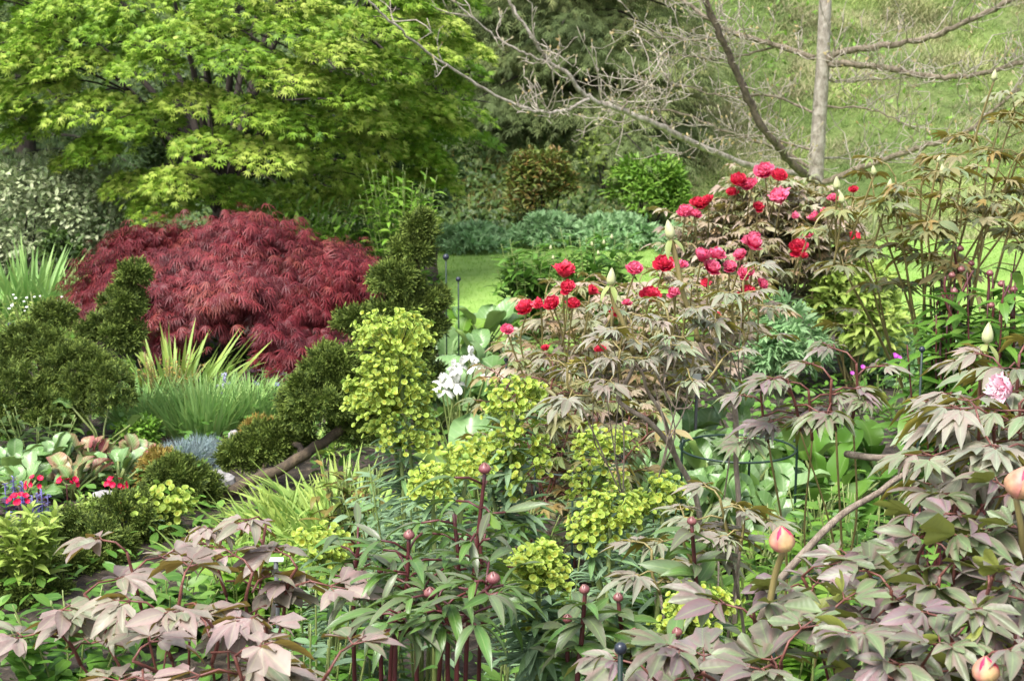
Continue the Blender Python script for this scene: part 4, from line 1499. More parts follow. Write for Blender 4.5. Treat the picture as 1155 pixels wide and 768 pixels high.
clump('fern', 'little green fern hanging by the red maple and the tiered conifer', 'fern', gnd(318, 7.4), 10, .22, .13, LANCE, .055, 'midleaf', 'stem_green', 14)
b = gnd(208, 6.35)
t = shrub('dianthus', 'blue grey needle leaved cushion beside the grey rock', 'perennial', b, b + [0, 0, .03], (.17, .15, .10), 5200, BLADE[0], .040, 'bluegrey', 'stem_green', 4, up=.35, stem_r=.003, jit=.25)
clump('sedum', 'orange flecked fine herb among the iris leaves', 'perennial', gnd(185, 7.5), 46, .27, .22, SMALLLEAF, .035, 'conifer_bronze', 'stem_olive', 12)
b = gnd(150, 6.6)
shrub('perennial', 'small fresh green cushion between bergenia leaves and the blue grey cushion', 'perennial', b, b + [0, 0, .08], (.10, .1, .10), 700, OVATE, .03, 'brightleaf', 'stem_green', 4, stem_r=.003)
b = gnd(25, 6.9)
clump('perennial', 'dark green leafy plant under the billowing conifer', 'perennial', gnd(35, 6.3), 14, .26, .18, LANCE, .10, 'darkleaf', 'stem_green', 7)
rosette('plantain_lily', 'single broad green leaf plant under the billowing conifer edge', 'perennial', gnd(110, 6.5), 6, .10, 'berg', ROUND, .24, up=(.7, 1.3))
# bergenias with green and red leaves
for px, d, n, s, mt, lab in ((5, 6.0, 12, .13, 'berg', 'pale green bergenia at the bed edge behind the red primulas'), (52, 6.1, 15, .135, 'berg', 'pale green bergenia with upright leaves under the dark conifer'), (95, 6.15, 14, .13, 'berg_red', 'bergenia with dusky red blotched leaves behind the rock'),
                             (75, 5.85, 9, .14, 'berg_red', 'bergenia with a large pink edged leaf above the red primulas'), (128, 5.95, 12, .125, 'berg', 'light green bergenia beside the orange tipped conifer'), (148, 6.1, 9, .11, 'berg_red', 'small red edged bergenia next to the orange tipped conifer'), (20, 5.8, 8, .12, 'berg', 'low green bergenia behind the purple ajuga spikes')):
    rosette('bergenia', lab, 'bergenia', gnd(px, d), n + 16, s * .64, mt, ROUND, .12, 'bergenias', (.2, 1.4), 1.12)
PR = small_flower_mesh(5, .95, 'petal_primula', 'flower', .2)
for k_, (px, py, d, n, lab) in enumerate(((132, 546, 5.5, 11, 'red primula with the largest cluster, beside a pink edged bergenia leaf'), (75, 546, 5.5, 11, 'red primula before the pale bergenia leaves'), (42, 546, 5.6, 7, 'red primula behind the other red primulas'), (22, 566, 5.3, 10, 'red primula lowest on the bed edge near the ferny leaves'),
                                        (140, 572, 5.4, 4, 'faded red primula just before the grey stone'), (128, 578, 5.3, 3, 'faded dull red primula above the creeping conifer'))):
    c = at(px, py, d)
    bb = np.array([c[0], c[1] + .03, 0])
    t = thing('primula', lab, 'flower', bb, 'red primulas')
    mb = MB(); mb.tube([bb, (bb + c) / 2 + N(.004, 3), c], .003, 5); mb.build('stem', M['stem_dkred'], t)
    fl = MB()
    az = U(0, 6.283, 14)
    fl.inst(OVATE[0], np.tile(bb, (14, 1)), np.stack([np.cos(az), np.sin(az), U(.2, .7, 14)], 1), [0, 0, 1], .07)
    fl.build('foliage', M['midleaf'], t)
    for q in range(n):
        dd = rand_dirs(1, -.2)[0]
        part_copy(PR, 'flower', t, c + dd * [.040, .03, .030], nrm(dd + [0, -.7, .3]), U(.010, .015))
for k_, (px, py, d, lab) in enumerate(((18, 545, 5.6, 'purple ajuga spikes between the red primulas'), (38, 560, 5.5, 'purple ajuga spikes before the pale bergenia'), (130, 566, 5.35, 'blue violet ajuga spikes beside the grey stone'), (52, 600, 5.1, 'pale violet ajuga near the white pebbles'), (10, 580, 5.4, 'dark ajuga foliage with a few spikes by the lowest primula'))):
    bb = np.array([at(px, py, d)[0], d, 0])
    t = thing('ajuga', lab, 'flower', bb, 'ajuga spikes')
    fl = MB()
    az = U(0, 6.283, 40)
    rr = U(0, .07, 40)
    fl.inst(OVATE[0], bb + np.stack([np.cos(az) * rr, np.sin(az) * rr, U(0, .05, 40)], 1), np.stack([np.cos(az), np.sin(az), U(.1, .7, 40)], 1), [0, 0, 1], .05)
    fl.build('foliage', M['heuch' if k_ % 2 == 0 else 'midleaf'], t)
    for q in range(5):
        top = at(px + U(-16, 16), py + U(-10, 8), d)
        b2 = np.array([top[0], top[1], 0])
        sp = MB()
        m = 26
        f = U(.35, 1, m)
        a = U(0, 6.283, m)
        sp.inst(TINY, b2 + (top - b2) * f[:, None], np.stack([np.cos(a), np.sin(a), U(.1, .5, m)], 1), [0, 0, 1], .016)
        sp.tube([b2, top], .0025, 4)
        sp.build('flower_spike', M['petal_ajuga'], t)


def rock(label, c, r, seed, mat='stone'):
    rg = np.random.default_rng(seed)
    mb = MB()
    n1, n2 = 14, 10
    v = []
    ph = rg.uniform(0, 6, 6)
    for i_ in range(n2 + 1):
        th = math.pi * i_ / n2
        for j_ in range(n1):
            a = 2 * math.pi * j_ / n1
            d = np.array([math.sin(th) * math.cos(a), math.sin(th) * math.sin(a), math.cos(th)])
            k2 = 1 + .12 * math.sin(3 * d[0] + ph[0]) + .12 * math.sin(4 * d[1] + ph[1]) + .10 * math.sin(5 * d[2] + ph[2]) + .05 * math.sin(9 * d[0] + 7 * d[1] + ph[3])
            d = np.sign(d) * np.abs(d) ** .8
            v.append(np.asarray(c) + d * k2 * np.asarray(r))
    q = [(i_ * n1 + j_, (i_ + 1) * n1 + j_, (i_ + 1) * n1 + (j_ + 1) % n1, i_ * n1 + (j_ + 1) % n1) for i_ in range(n2) for j_ in range(n1)]
    mb.add(v, [q], np.zeros((len(v), 3)))
    o = mb.build('rock', M[mat], None, (c[0], c[1], 0), smooth=False)
    return tag(o, label, 'rock', 'rocks in the bed')


rock('dark grey rock beside the leaning conifer trunk', at(246, 545, 5.85), (.065, .06, .05), 1)
rock('rounded pale grey stone before the bergenia leaves', at(118, 562, 5.55), (.05, .05, .025), 2)
rock('small white stone at the edge of the grass by the orange cushion', at(263, 495, 6.5), (.022, .02, .035), 3)
rock('flat pale pebble among the ajuga', at(60, 612, 5.05) * [1, 1, 0] + [0, 0, .02], (.05, .05, .025), 4)
rock('small grey stone under the leaning trunk by the yellow green leaves', at(290, 548, 6.0) * [1, 1, 0] + [0, 0, .03], (.03, .03, .035), 5)
# ferny pale leaves in the corner, other soft greens
clump('valerian', 'pale green ferny leaved plant beside the creeping conifers', 'perennial', gnd(12, 4.7), 20, .29, .13, LANCE, .085, 'limeleaf', 'stem_green', 30, upw=.85, start=.3)
clump('valerian', 'slim pale ferny plant rising before the grey stone', 'perennial', gnd(92, 5.2), 5, .20, .05, LANCE, .05, 'limeleaf', 'stem_green', 24, upw=.7)
for px, d, h, lab in ((305, 5.35, .19, 'yellow green sword leaved daylily under the leaning trunk'), (325, 5.55, .17, 'short yellow green daylily right against the leaning trunk'), (385, 5.5, .28, 'yellow green daylily beneath the tiered conifer pads'), (400, 5.1, .30, 'yellow green daylily beside the blue green euphorbia shoots'), (350, 6.7, .16, 'low green daylily leaves beyond the leaning trunk'), (352, 5.2, .22, 'yellow green daylily between the trunk and the bronze peony'), (250, 5.05, .15, 'low yellow green daylily behind the pink peony leaves')):
    blades('daylily', lab, 'perennial', gnd(px, d), 150, h * 1.15, (.19, .14), 'iris_leaf', [BLADE[1], BLADE[2], BLADE[0]], .9, wide=1.7, group='daylilies')

# ------------------------------------------------------------------ centre: bergenias, white irises, flowering peonies
for px, d, n, s, mt, lab in ((548, 9.0, 10, .15, 'berg', 'broad green leaves between the lawn edge and the fresh green peony clump'), (520, 8.9, 9, .13, 'brightleaf', 'fresh broad leaves at the foot of the black stakes by the lawn'), (585, 7.6, 10, .15, 'berg', 'broad leaves under the scarlet flower nearest the lawn'), (505, 8.3, 9, .14, 'berg', 'broad grey green leaves by the two short black stakes at the lawn edge'), (540, 8.0, 8, .13, 'berg', 'broad grey green leaves at the near corner of the lawn'),
                             (520, 6.9, 12, .16, 'berg', 'large pale bergenia behind the white irises'), (560, 6.9, 10, .16, 'berg', 'large pale bergenia under the lone pink peony bud'), (495, 7.0, 8, .15, 'berg', 'large pale bergenia touching the tiered conifer'),
                             (535, 5.6, 9, .15, 'berg', 'bergenia with two tall striped leaves under the white irises'), (570, 5.7, 6, .14, 'berg', 'bergenia half hidden behind the round yellow euphorbia head')):
    rosette('bergenia', lab, 'bergenia', gnd(px, d), n + 7, s * 1.2, mt, ROUND, .20, 'bergenias', (.4, 1.45), 1.1)
WI = iris_flower_mesh('petal_white')
b = gnd(512, 6.0)
t = thing('white_iris', 'white flowering dwarf iris between the bergenias and the tall euphorbia', 'iris', b)
fol, st = MB(), MB()
for TT in BLADE[:2]:
    d = nrm(np.array([0, 0, 1.]) + N(.2, (14, 3)))
    fol.inst(TT, b + N(.04, (14, 3)) * [1, 1, 0], d, N(1, (14, 3)), np.array([[.36, .6, .36]]) * U(.7, 1.1, (14, 1)))
for px, py, s in ((531, 401, .04), (520, 412, .042), (535, 412, .04), (508, 425, .05), (497, 432, .045), (515, 432, .05), (503, 440, .04), (512, 415, .035), (548, 421, .025)):
    e = at(px, py, 5.95)
    part_copy(WI, 'flower', t, e, nrm(np.array([N(.2), -.35, 1])), s)
    st.tube(curve([b + N(.03, 3) * [1, 1, 0], (b + e) / 2 + N(.01, 3), e], 4), .0035, 5)
fol.build('foliage', M['iris_leaf'], t)
st.build('stem', M['stem_green'], t)


def stake(label, px, py, d, ball=.011, mat='ball', r=.004):
    top = at(px, py, d)
    bb = np.array([top[0], top[1], 0.])
    t = thing('plant_stake', label, 'plant stake', bb, 'black ball topped plant stakes')
    mb = MB()
    mb.tube([bb - [0, 0, .1], (bb + top) / 2, top], r, 8)
    mb.build('rod', M['metal_green'], t)
    s = MB()
    th = np.linspace(-math.pi / 2, math.pi / 2, 9)
    s.tube(np.stack([np.zeros(9), np.zeros(9), np.sin(th) * ball], 1) + top, np.maximum(np.cos(th) * ball, ball * .05), 14)
    s.build('ball', M[mat], t)
    return t


stake('black ball topped stake among the euphorbias and red stemmed peonies, nearest', 700, 731, 2.05, .0095)
stake('black ball topped stake by the budded green peony', 1040, 394, 4.6, .010)
stake('short black stake at the lawn edge beside the tiered conifer', 503, 290, 8.2, .018)
stake('shorter of two black stakes by the lawn edge', 517, 315, 8.0, .014)
stake('dark stake between the white iris and the bronze peony leaves', 571, 406, 5.4, .009)
stake('black stake below the billowing conifer near the small white flowers', 11, 366, 8.2, .012)

b = gnd(598, 9.6)
t, tips = clump('peony_plant', 'fresh green peony clump at the lawn edge behind the scarlet flower', 'peony', b, 30, .62, .24, LANCE, .17, 'midleaf', 'stem_green', 14, 'green herbaceous plants', upw=.5)
b = gnd(672, 9.8)
t, tips = clump('peony_plant', 'green peony clump with round cream buds behind the scarlet flower', 'peony', b, 34, .66, .32, LANCE, .17, 'midleaf', 'stem_green', 14, 'green herbaceous plants', upw=.5)
for px, py in ((624, 293), (668, 278), (681, 276), (675, 288), (621, 282), (690, 270)):
    bud(t, at(px, py, 9.5), 'cream', .035, (N(.1), 0, 1))

SPOTS_A = [('red', 636, 309, .115), ('red', 640, 322, .07), ('red', 594, 348, .095), ('red', 624, 341, .085), ('red', 646, 342, .075), ('pink', 572, 369, .06), ('pink', 716, 303, .085), ('red', 749, 297, .10), ('pink', 768, 298, .06),
           ('red', 733, 333, .10), ('pink', 707, 340, .045), ('pink', 790, 291, .10), ('pink', 806, 287, .085), ('pink', 800, 302, .09), ('red', 797, 318, .06), ('pink', 846, 275, .095), ('pink', 836, 287, .07), ('pink', 841, 306, .08), ('red', 842, 330, .085), ('red', 616, 392, .05), ('red', 677, 392, .05), ('red', 806, 354, .05), ('pink', 760, 328, .06), ('red', 665, 328, .07), ('pink', 823, 300, .07), ('red', 690, 350, .05), ('pink', 858, 318, .06), ('red', 610, 342, .07)]
b = gnd(715, 5.9)
tips = [at(px, py + 12, 5.65 + U(-.3, .4)) for px, py in ((600, 362), (640, 330), (628, 355), (665, 345), (700, 330), (735, 345), (760, 320), (795, 305), (830, 300), (845, 320), (690, 370), (650, 380), (720, 385), (600, 395), (780, 350), (815, 360), (575, 385), (680, 318), (720, 310), (770, 340),
                                                         (620, 415), (665, 420), (710, 425), (750, 410), (790, 400), (590, 410), (640, 440), (690, 450), (735, 450), (615, 322), (655, 312), (690, 318), (725, 318), (760, 305), (780, 312), (815, 300), (850, 300), (830, 345), (860, 335), (700, 360), (740, 370))]
t = tree_peony('tree_peony', 'bronze pink tree peony covered in scarlet and pink double flowers, behind the euphorbias', b, tips, 'peo_bronze', 'stem_olive', .105, .074, 6, el=(.0, .8), low=2, lowspan=.45)
st = MB()
for kd, px, py, s in SPOTS_A:
    p_ = at(px, py + 4, 5.25 + U(-.08, .08))
    flower(t, p_, kd, s * .46)
    q = p_ + np.array([N(.03), .1, -.22])
    st.tube(curve([q, (q + p_) / 2 + N(.01, 3), p_ - [0, 0, .005]], 4), .0035, 5)
st.build('flower_stalk', M['stem_olive'], t)
SPOTS_B = [('pink', 773, 238, .14), ('red', 787, 229, .13), ('red', 800, 225, .11), ('pink', 783, 240, .10), ('red', 833, 204, .15), ('pink', 848, 207, .13), ('pink', 863, 193, .17), ('red', 878, 199, .15), ('pink', 881, 223, .19), ('pink', 921, 245, .12), ('pink', 933, 240, .12), ('red', 961, 266, .12), ('red', 900, 280, .17), ('pink', 846, 272, .13), ('pink', 850, 267, .12), ('red', 905, 286, .08), ('red', 963, 212, .08), ('pink', 896, 242, .08), ('red', 855, 232, .10), ('pink', 912, 262, .10), ('red', 826, 216, .10), ('pink', 940, 222, .09)]
b = gnd(868, 8.6)
tips = dome_tips(at(865, 285, 8.4), (.48, .4, .38), 44, -.3)
tips = list(tips) + [at(px, py, 8.3) for px, py in ((790, 250), (775, 262), (840, 225), (865, 215), (890, 240), (930, 262), (800, 270), (770, 250), (820, 212), (850, 205), (870, 205), (885, 212), (910, 225), (935, 235), (900, 268), (950, 270))]
t = tree_peony('tree_peony', 'pink and crimson flowering tree peony in front of the magnolia trunk', b, tips, 'peo_bronze', 'stem_olive', .13, .090, 7, el=(.0, .8), low=3, lowspan=.5)
st = MB()
for kd, px, py, s in SPOTS_B:
    p_ = at(px, py + 4, 7.65 + U(-.1, .1))
    flower(t, p_, kd, s * .38)
    q = p_ + np.array([N(.03), .1, -.2])
    st.tube([q, (q + p_) / 2, p_], .004, 5)
st.build('flower_stalk', M['stem_olive'], t)

# tall olive bronze peony with cream buds
b = gnd(1062, 5.6)
tips = [at(px, py, d) for px, py, d in ((935, 258, 5.2), (960, 240, 5.2), (985, 215, 5.2), (1010, 200, 5.2), (1040, 205, 5.1), (1060, 190, 5.3), (1085, 195, 5.3), (1105, 170, 5.3), (1125, 150, 5.3), (1145, 128, 5.3), (1165, 150, 5.2), (1140, 190, 5.1), (1120, 215, 5.1), (1085, 225, 5.0), (1150, 230, 5.1), (1050, 235, 5.1), (1010, 240, 5.1), (1175, 200, 5.2), (975, 262, 5.3), (1110, 250, 5.2), (1160, 260, 5.3), (1180, 110, 5.4))]
t = tree_peony('tree_peony', 'tall olive bronze tree peony with cream buds at the end of the low magnolia limb', b, tips, 'peo_olive', 'stem_olive', .12, .084, 4, el=(-.05, .75), low=1, lowspan=.3, wood_r=.0085, wood='stem_olive')
for px, py, s in ((986, 190, .045), (944, 207, .062), (950, 222, .055), (1064, 191, .055), (1058, 175, .03), (1121, 72 + 12, .05), (1003, 205, .045)):
    p_ = at(px, py + 8, 5.1)
    bud(t, p_, 'cream', s * .8, (N(.12), -.1, 1))
    flower_stalk(t, p_ + np.array([N(.03), .08, -.22]), p_, 'stem_olive', .0035)

# greens between and below
b = gnd(965, 8.2)
shrub('shrub', 'yellow green leafy bush with upright shoots below the budded bronze peony', 'shrub', b, b + [0, 0, .32], (.27, .24, .36), 1900, LANCE, .085, 'limeleaf', 'stem_olive', 8, up=.55, droop=.1, stem_r=.007)
b = gnd(880, 8.0)
shrub('geranium_mound', 'blue green lobed mound beside the yellow green bush', 'perennial', b, b + [0, 0, .22], (.25, .22, .28), 1300, PEONY[3:], .075, 'glaucous', 'stem_green', up=.25, group='blue green mounds along the lawn', sub=24, stem_r=.004)
b = gnd(1030, 8.4)
shrub('lamium', 'pale variegated low cover behind the magenta geranium flowers', 'perennial', b, b + [0, 0, .08], (.42, .35, .16), 1600, OVATE, .05, 'glaucous', 'stem_green', up=.2, stem_r=.003)
for px, d, h, w, lab in ((1050, 5.0, .86, .10, 'green herbaceous peony with a dark red bud, tallest by the olive bronze peony'), (1075, 4.8, .70, .13, 'green herbaceous peony by the black ball stake'), (1125, 4.7, .84, .12, 'green herbaceous peony with dark buds at the edge of the bed'),
                         (1095, 5.2, .95, .13, 'green herbaceous peony behind the others under the olive bronze peony'), (1160, 4.9, .92, .12, 'green herbaceous peony partly outside the bed edge')):
    b = gnd(px, d)
    t, tips = clump('peony_plant', lab, 'peony', b, 8, h + .14, w + .02, LANCE, .16, 'midleaf', 'stem_dkred', 18, 'red budded green peonies', stem_r=.0050, upw=.35, start=.5)
    for e in tips[:3]:
        st = flower_stalk(t, e, e + np.array([N(.02), N(.02), .09]), 'stem_dkred', .004)
        bud(t, e + np.array([0, 0, .085]), 'round', .024, (N(.1), N(.1), 1))
for px, d, n, s, lab in ((760, 6.9, 10, .17, 'bergenia farthest back under the pink peony'), (800, 6.7, 10, .17, 'bergenia behind the wire hoop, left of the pinkish peony shoots'.replace('left of', 'next to')), (735, 6.3, 9, .16, 'bergenia beside the woody peony stem'), (845, 6.4, 11, .17, 'large bergenia in the middle of the row behind the wire hoop'),
                         (885, 6.5, 10, .17, 'bergenia behind the reddish young peony shoots'), (785, 5.8, 10, .16, 'bergenia just inside the wire hoop'), (735, 5.9, 9, .15, 'bergenia under the white plant label'), (810, 5.5, 9, .15, 'bergenia nearest the wire hoop front'), (860, 5.4, 9, .15, 'bergenia at the foot of the pinkish shoots'), (905, 6.4, 10, .17, 'bergenia with leaves spread beneath the magenta geranium'), (850, 6.9, 10, .17, 'bergenia behind its row by the blue green mound'), (815, 6.1, 9, .16, 'bergenia between the wire hoop and the row behind it'), (870, 5.9, 9, .16, 'bergenia just beyond the leg of the wire hoop'), (765, 5.4, 8, .15, 'bergenia nearest the woody peony stem foot'), (925, 5.8, 9, .17, 'bergenia between the mauve and the pinkish peony'), (840, 5.7, 10, .16, 'bergenia under the wire hoop edge'), (900, 5.7, 9, .16, 'bergenia with upright leaves under the mauve peony'),
                         (945, 6.2, 11, .19, 'tall fresh green broad leaves behind the reddish peony shoots'), (985, 6.6, 10, .20, 'broad fresh green leaves below the magenta geranium'), (1020, 6.3, 9, .18, 'broad green leaves by the foot of the black ball stake'), (700, 5.9, 7, .15, 'bergenia in the shade of the bronze peony leaves')):
    rosette('bergenia', lab, 'bergenia', gnd(px, 4.6 + (d - 5.4) * .75), n + 10, s * .80, 'berg' if px < 920 else 'midleaf', ROUND, .30, 'bergenias', (.6, 1.35), .95)
GM = small_flower_mesh(5, .9, 'petal_magenta', 'flower', .2)
t, tips = clump('geranium', 'magenta flowered geranium behind the broad green leaves', 'flower', gnd(1000, 7.4), 14, .22, .2, PEONY[3:], .05, 'midleaf', 'stem_green', 4)
for px, py, s in ((1012, 405, .024), (973, 414, .013), (961, 421, .012), (1009, 401, .015)):
    part_copy(GM, 'flower', t, at(px, py, 7.1), (N(.2), -.7, .6), s)

# bronze leaved peony thicket under the scarlet flowers
b = gnd(650, 4.9)
tips = [at(px, py, 4.8 + U(-.25, .3)) for px, py in ((575, 440), (605, 455), (640, 450), (675, 460), (710, 470), (600, 480), (650, 490), (690, 495), (625, 420), (660, 430), (560, 425), (590, 500), (730, 490))]
tree_peony('tree_peony', 'thicket of reddish bronze peony stems and leaves behind the round euphorbia head', b, tips, 'peo_olive', 'stem_red', .10, .068, 6, el=(-.1, .8), low=4, lowspan=.7, wood='stem_red', wood_r=.005)

# grey leaved peony on bare woody stems with two tall green buds
b = gnd(775, 3.75)
b2 = np.array([at(830, 520, 3.7)[0], 3.7, 0.])
W1 = [b, at(790, 600, 3.7), at(763, 517, 3.65), at(735, 478, 3.6), at(710, 462, 3.6), at(697, 448, 3.6), at(712, 420, 3.6), at(715, 400, 3.6)]
W2 = [b2, at(833, 600, 3.7), at(830, 520, 3.7), at(830, 468, 3.65), at(822, 443, 3.65), at(804, 415, 3.6), at(788, 385, 3.6)]
W3 = [at(763, 517, 3.65), at(748, 470, 3.6), at(730, 440, 3.6), at(724, 420, 3.6), at(706, 402, 3.6)]
tips = [at(px, py, d) for px, py, d in ((640, 415, 3.5), (675, 388, 3.5), (662, 425, 3.45), (712, 360, 3.5), (735, 372, 3.5), (752, 350, 3.5), (772, 352, 3.5), (800, 330, 3.55), (838, 318, 3.55), (826, 340, 3.5), (780, 390, 3.4), (815, 405, 3.45), (845, 350, 3.6), (735, 395, 3.5), (700, 395, 3.45), (690, 350, 3.55))]
t = tree_peony('tree_peony', 'grey leaved tree peony on bare woody stems with two tall pointed green buds', b, tips, 'peo_grey', 'stem_olive', .068, .056, 3, el=(-.1, .6), low=0, wood_r=.0034, paths=[(W1, .0078), (W2, .0078), (W3, .005)], shoot=.10, ncrown=1, join=(.82, .96))
B1 = curve([at(715, 400, 3.6), at(702, 362, 3.6), at(693, 345, 3.6), at(689, 322, 3.6)], 5)
B2 = curve([at(788, 385, 3.6), at(781, 359, 3.6), at(770, 330, 3.6), at(763, 295, 3.6), at(757, 270, 3.6)], 5)
mb = MB(); mb.tube(B1, .006, 7); mb.build('flower_stalk', M['stem_olive'], t)
mb = MB(); mb.tube(B2, .0065, 7); mb.build('flower_stalk', M['stem_olive'], t)
bud(t, B1[-1], 'cream', .044, (.05, 0, 1), True)
bud(t, B2[-1], 'cream', .049, (-.2, 0, 1), True)

# ------------------------------------------------------------------ wire hoop, labels
ctr = (at(770, 508, 4.6) + at(890, 503, 4.9)) / 2
t = thing('plant_support', 'dark green wire hoop on thin legs around the woody peony stems', 'plant support', (ctr[0], ctr[1], 0))
mb = MB()
th = np.linspace(0, 2 * math.pi, 40)
mb.tube(np.stack([ctr[0] + .185 * np.cos(th), ctr[1] + .19 * np.sin(th), np.full(40, ctr[2])], 1), .004, 6, cap=False)
mb.build('hoop', M['metal_green'], t)
for a in (3.35, 6.1, 1.2):
    q = np.array([ctr[0] + .188 * math.cos(a), ctr[1] + .193 * math.sin(a), ctr[2] + .022])
    mb = MB(); mb.tube(curve([[q[0], q[1], -.05], [q[0], q[1], ctr[2] * .6], q, q + np.array([-.01 * math.cos(a), 0, .008])], 5), .0042, 6)
    mb.build('leg', M['metal_green'], t)


def wire_hoop(label, px, py, d, r, z_tilt=0):
    c = at(px, py, d)
    t = thing('plant_support', label, 'plant support', (c[0], c[1], 0))
    th = np.linspace(0, 2 * math.pi, 36)
    mb = MB()
    mb.tube(np.stack([c[0] + r * np.cos(th), c[1] + r * np.sin(th), np.full(36, c[2])], 1), .0032, 6, cap=False)
    mb.build('hoop', M['metal_green'], t)
    for a in (.4, 2.5, 4.6):
        mb = MB()
        q = np.array([c[0] + r * math.cos(a), c[1] + r * math.sin(a)])
        mb.tube([[*q, -.05], [*q, c[2] * .5], [*q, c[2] + .01]], .0035, 6)
        mb.build('leg', M['metal_green'], t)


wire_hoop('thin wire hoop half hidden in the mauve peony leaves by the pink bud', 950, 672, 2.75, .14)
wire_hoop('thin wire hoop holding the bronze peony stems behind the euphorbia heads', 650, 522, 4.6, .16)


def label_tag(label, px, py, d, w=.03, h=.04, tilt=.5, post=True):
    top = at(px, py, d)
    bb = np.array([top[0], top[1] + .02, 0.])
    t = thing('plant_label', label, 'plant label', bb, 'white plant labels')
    mb = MB()
    n = np.array([0, -math.cos(tilt), math.sin(tilt)])
    u = np.array([1, 0, 0.]); v = np.cross(n, u) * -1
    v = np.array([0, math.sin(tilt), math.cos(tilt)])
    P = [top + u * sx * w / 2 + v * sy * h / 2 + n * k2 * .001 for k2 in (1, -1) for sx, sy in ((-1, -1), (1, -1), (1, 1), (-1, 1))]
    mb.add(P, [[(0, 1, 2, 3), (7, 6, 5, 4), (0, 4, 5, 1), (1, 5, 6, 2), (2, 6, 7, 3), (3, 7, 4, 0)]], np.zeros((8, 3)))
    mb.build('plate', M['white_tag'], t, smooth=False)
    mb = MB()
    mb.tube([bb - [0, 0, .05], (bb + top) / 2, top + n * -.004], .006, 6)
    mb.build('post', M['tag_stem'], t)


label_tag('white plant label standing before the bronze peony above the bergenias', 786, 429, 5.6, .034, .052, .1)
label_tag('white plant label on a grey post among the pink peony leaves', 311, 631, 3.4, .036, .012, 1.0)

# ------------------------------------------------------------------ euphorbias


def E(px, py, d, rx, rz, n):
    return (at(px, py, d), rx * d / FPX, rz * d / FPX, n)


euphorbia('tallest yellow euphorbia with a long column of flower cups, before the tiered conifer', gnd(455, 4.05),
          [E(448, 382, 4.0, 47, 32, 420), E(440, 440, 4.0, 50, 54, 760), E(452, 490, 4.0, 42, 32, 300)], cup=.0080)
euphorbia('yellow euphorbia with a round head on a bare stalk, under the white irises', gnd(588, 3.7),
          [E(581, 452, 3.7, 34, 20, 190), E(588, 508, 3.7, 32, 42, 240), E(548, 512, 3.75, 36, 26, 190)], leaf=.10)
euphorbia('low yellow euphorbia head between the tall column and the red stemmed peony', gnd(497, 3.5), [E(488, 548, 3.5, 26, 18, 120), E(525, 530, 3.55, 26, 22, 130)], leaf=.10)
euphorbia('yellow euphorbia with a flat head by the woody peony stem', gnd(678, 3.9), [E(678, 502, 3.9, 34, 17, 150), E(672, 545, 3.85, 34, 26, 110)])
euphorbia('yellow euphorbia in the middle of the clump beside the grey peony leaf', gnd(690, 3.35), [E(688, 580, 3.35, 32, 24, 200), E(665, 602, 3.35, 22, 14, 60)])
euphorbia('small yellow euphorbia nearest the grey lobed peony leaves', gnd(740, 3.5), [E(748, 558, 3.5, 22, 15, 90), E(725, 572, 3.5, 15, 13, 40)])
euphorbia('yellow euphorbia with the densest round head, beside the red stemmed peony', gnd(606, 2.75), [E(607, 648, 2.75, 31, 32, 420), E(612, 690, 2.8, 26, 12, 50)], cup=.0074, leaf=.11, nleaf=90)
euphorbia('yellow euphorbia in front of the pink bud peony, beside the nearest ball stake', gnd(792, 2.65), [E(788, 690, 2.65, 36, 20, 300), E(765, 718, 2.65, 24, 16, 60)], cup=.0074, nleaf=70)
euphorbia('lime euphorbia by the grey rock among the creeping conifers', gnd(182, 5.35), [E(170, 572, 5.35, 30, 18, 150), E(197, 568, 5.4, 22, 14, 70)], leaf=.06, cup=.014)
euphorbia('green euphorbia seen through the pink peony leaves by the white label', gnd(358, 3.6), [E(362, 610, 3.5, 26, 20, 90), E(372, 640, 3.5, 18, 30, 60)], leaf=.08)
for px, d, h, lab in ((620, 3.55, .46, 'leafy blue green euphorbia shoots without flowers, under the round headed euphorbia'), (470, 3.9, .60, 'leafy blue green euphorbia shoots under the tallest flower column'), (690, 2.9, .42, 'leafy euphorbia shoots behind the nearest ball stake'), (410, 3.7, .44, 'leafy blue green euphorbia shoots beside the bronze peony by the leaning trunk'), (655, 3.2, .45, 'leafy euphorbia shoots between the two round flower heads')):
    b = gnd(px, d)
    t, tips = clump('euphorbia', lab, 'euphorbia', b, 16, h, .16, T_blade(4, .16, 'leaf', .3, .12), .085, 'euph_leaf', 'stem_green', 34, 'leafy euphorbia shoots', upw=.25, start=.35)

# ------------------------------------------------------------------ foreground peonies
b = gnd(225, 2.75)
tips = [at(px, py, d) for px, py, d in ((95, 670, 2.45), (143, 622, 2.5), (205, 660, 2.35), (250, 605, 2.6), (300, 590, 2.6), (285, 645, 2.45), (235, 700, 2.2), (150, 745, 2.15), (300, 700, 2.3), (265, 740, 2.1), (372, 755, 2.05), (50, 700, 2.4), (335, 640, 2.5), (180, 690, 2.3))]
tree_peony('tree_peony', 'pale pink leaved tree peony, nearest beside the creeping conifers', b, tips, 'peo_pink', 'stem_red', .07, .074, 3, el=(-.05, .55), shoot=.14, wood='stem_red', wood_r=.0055, dr=(-.1, .3), T=PEONY_B)

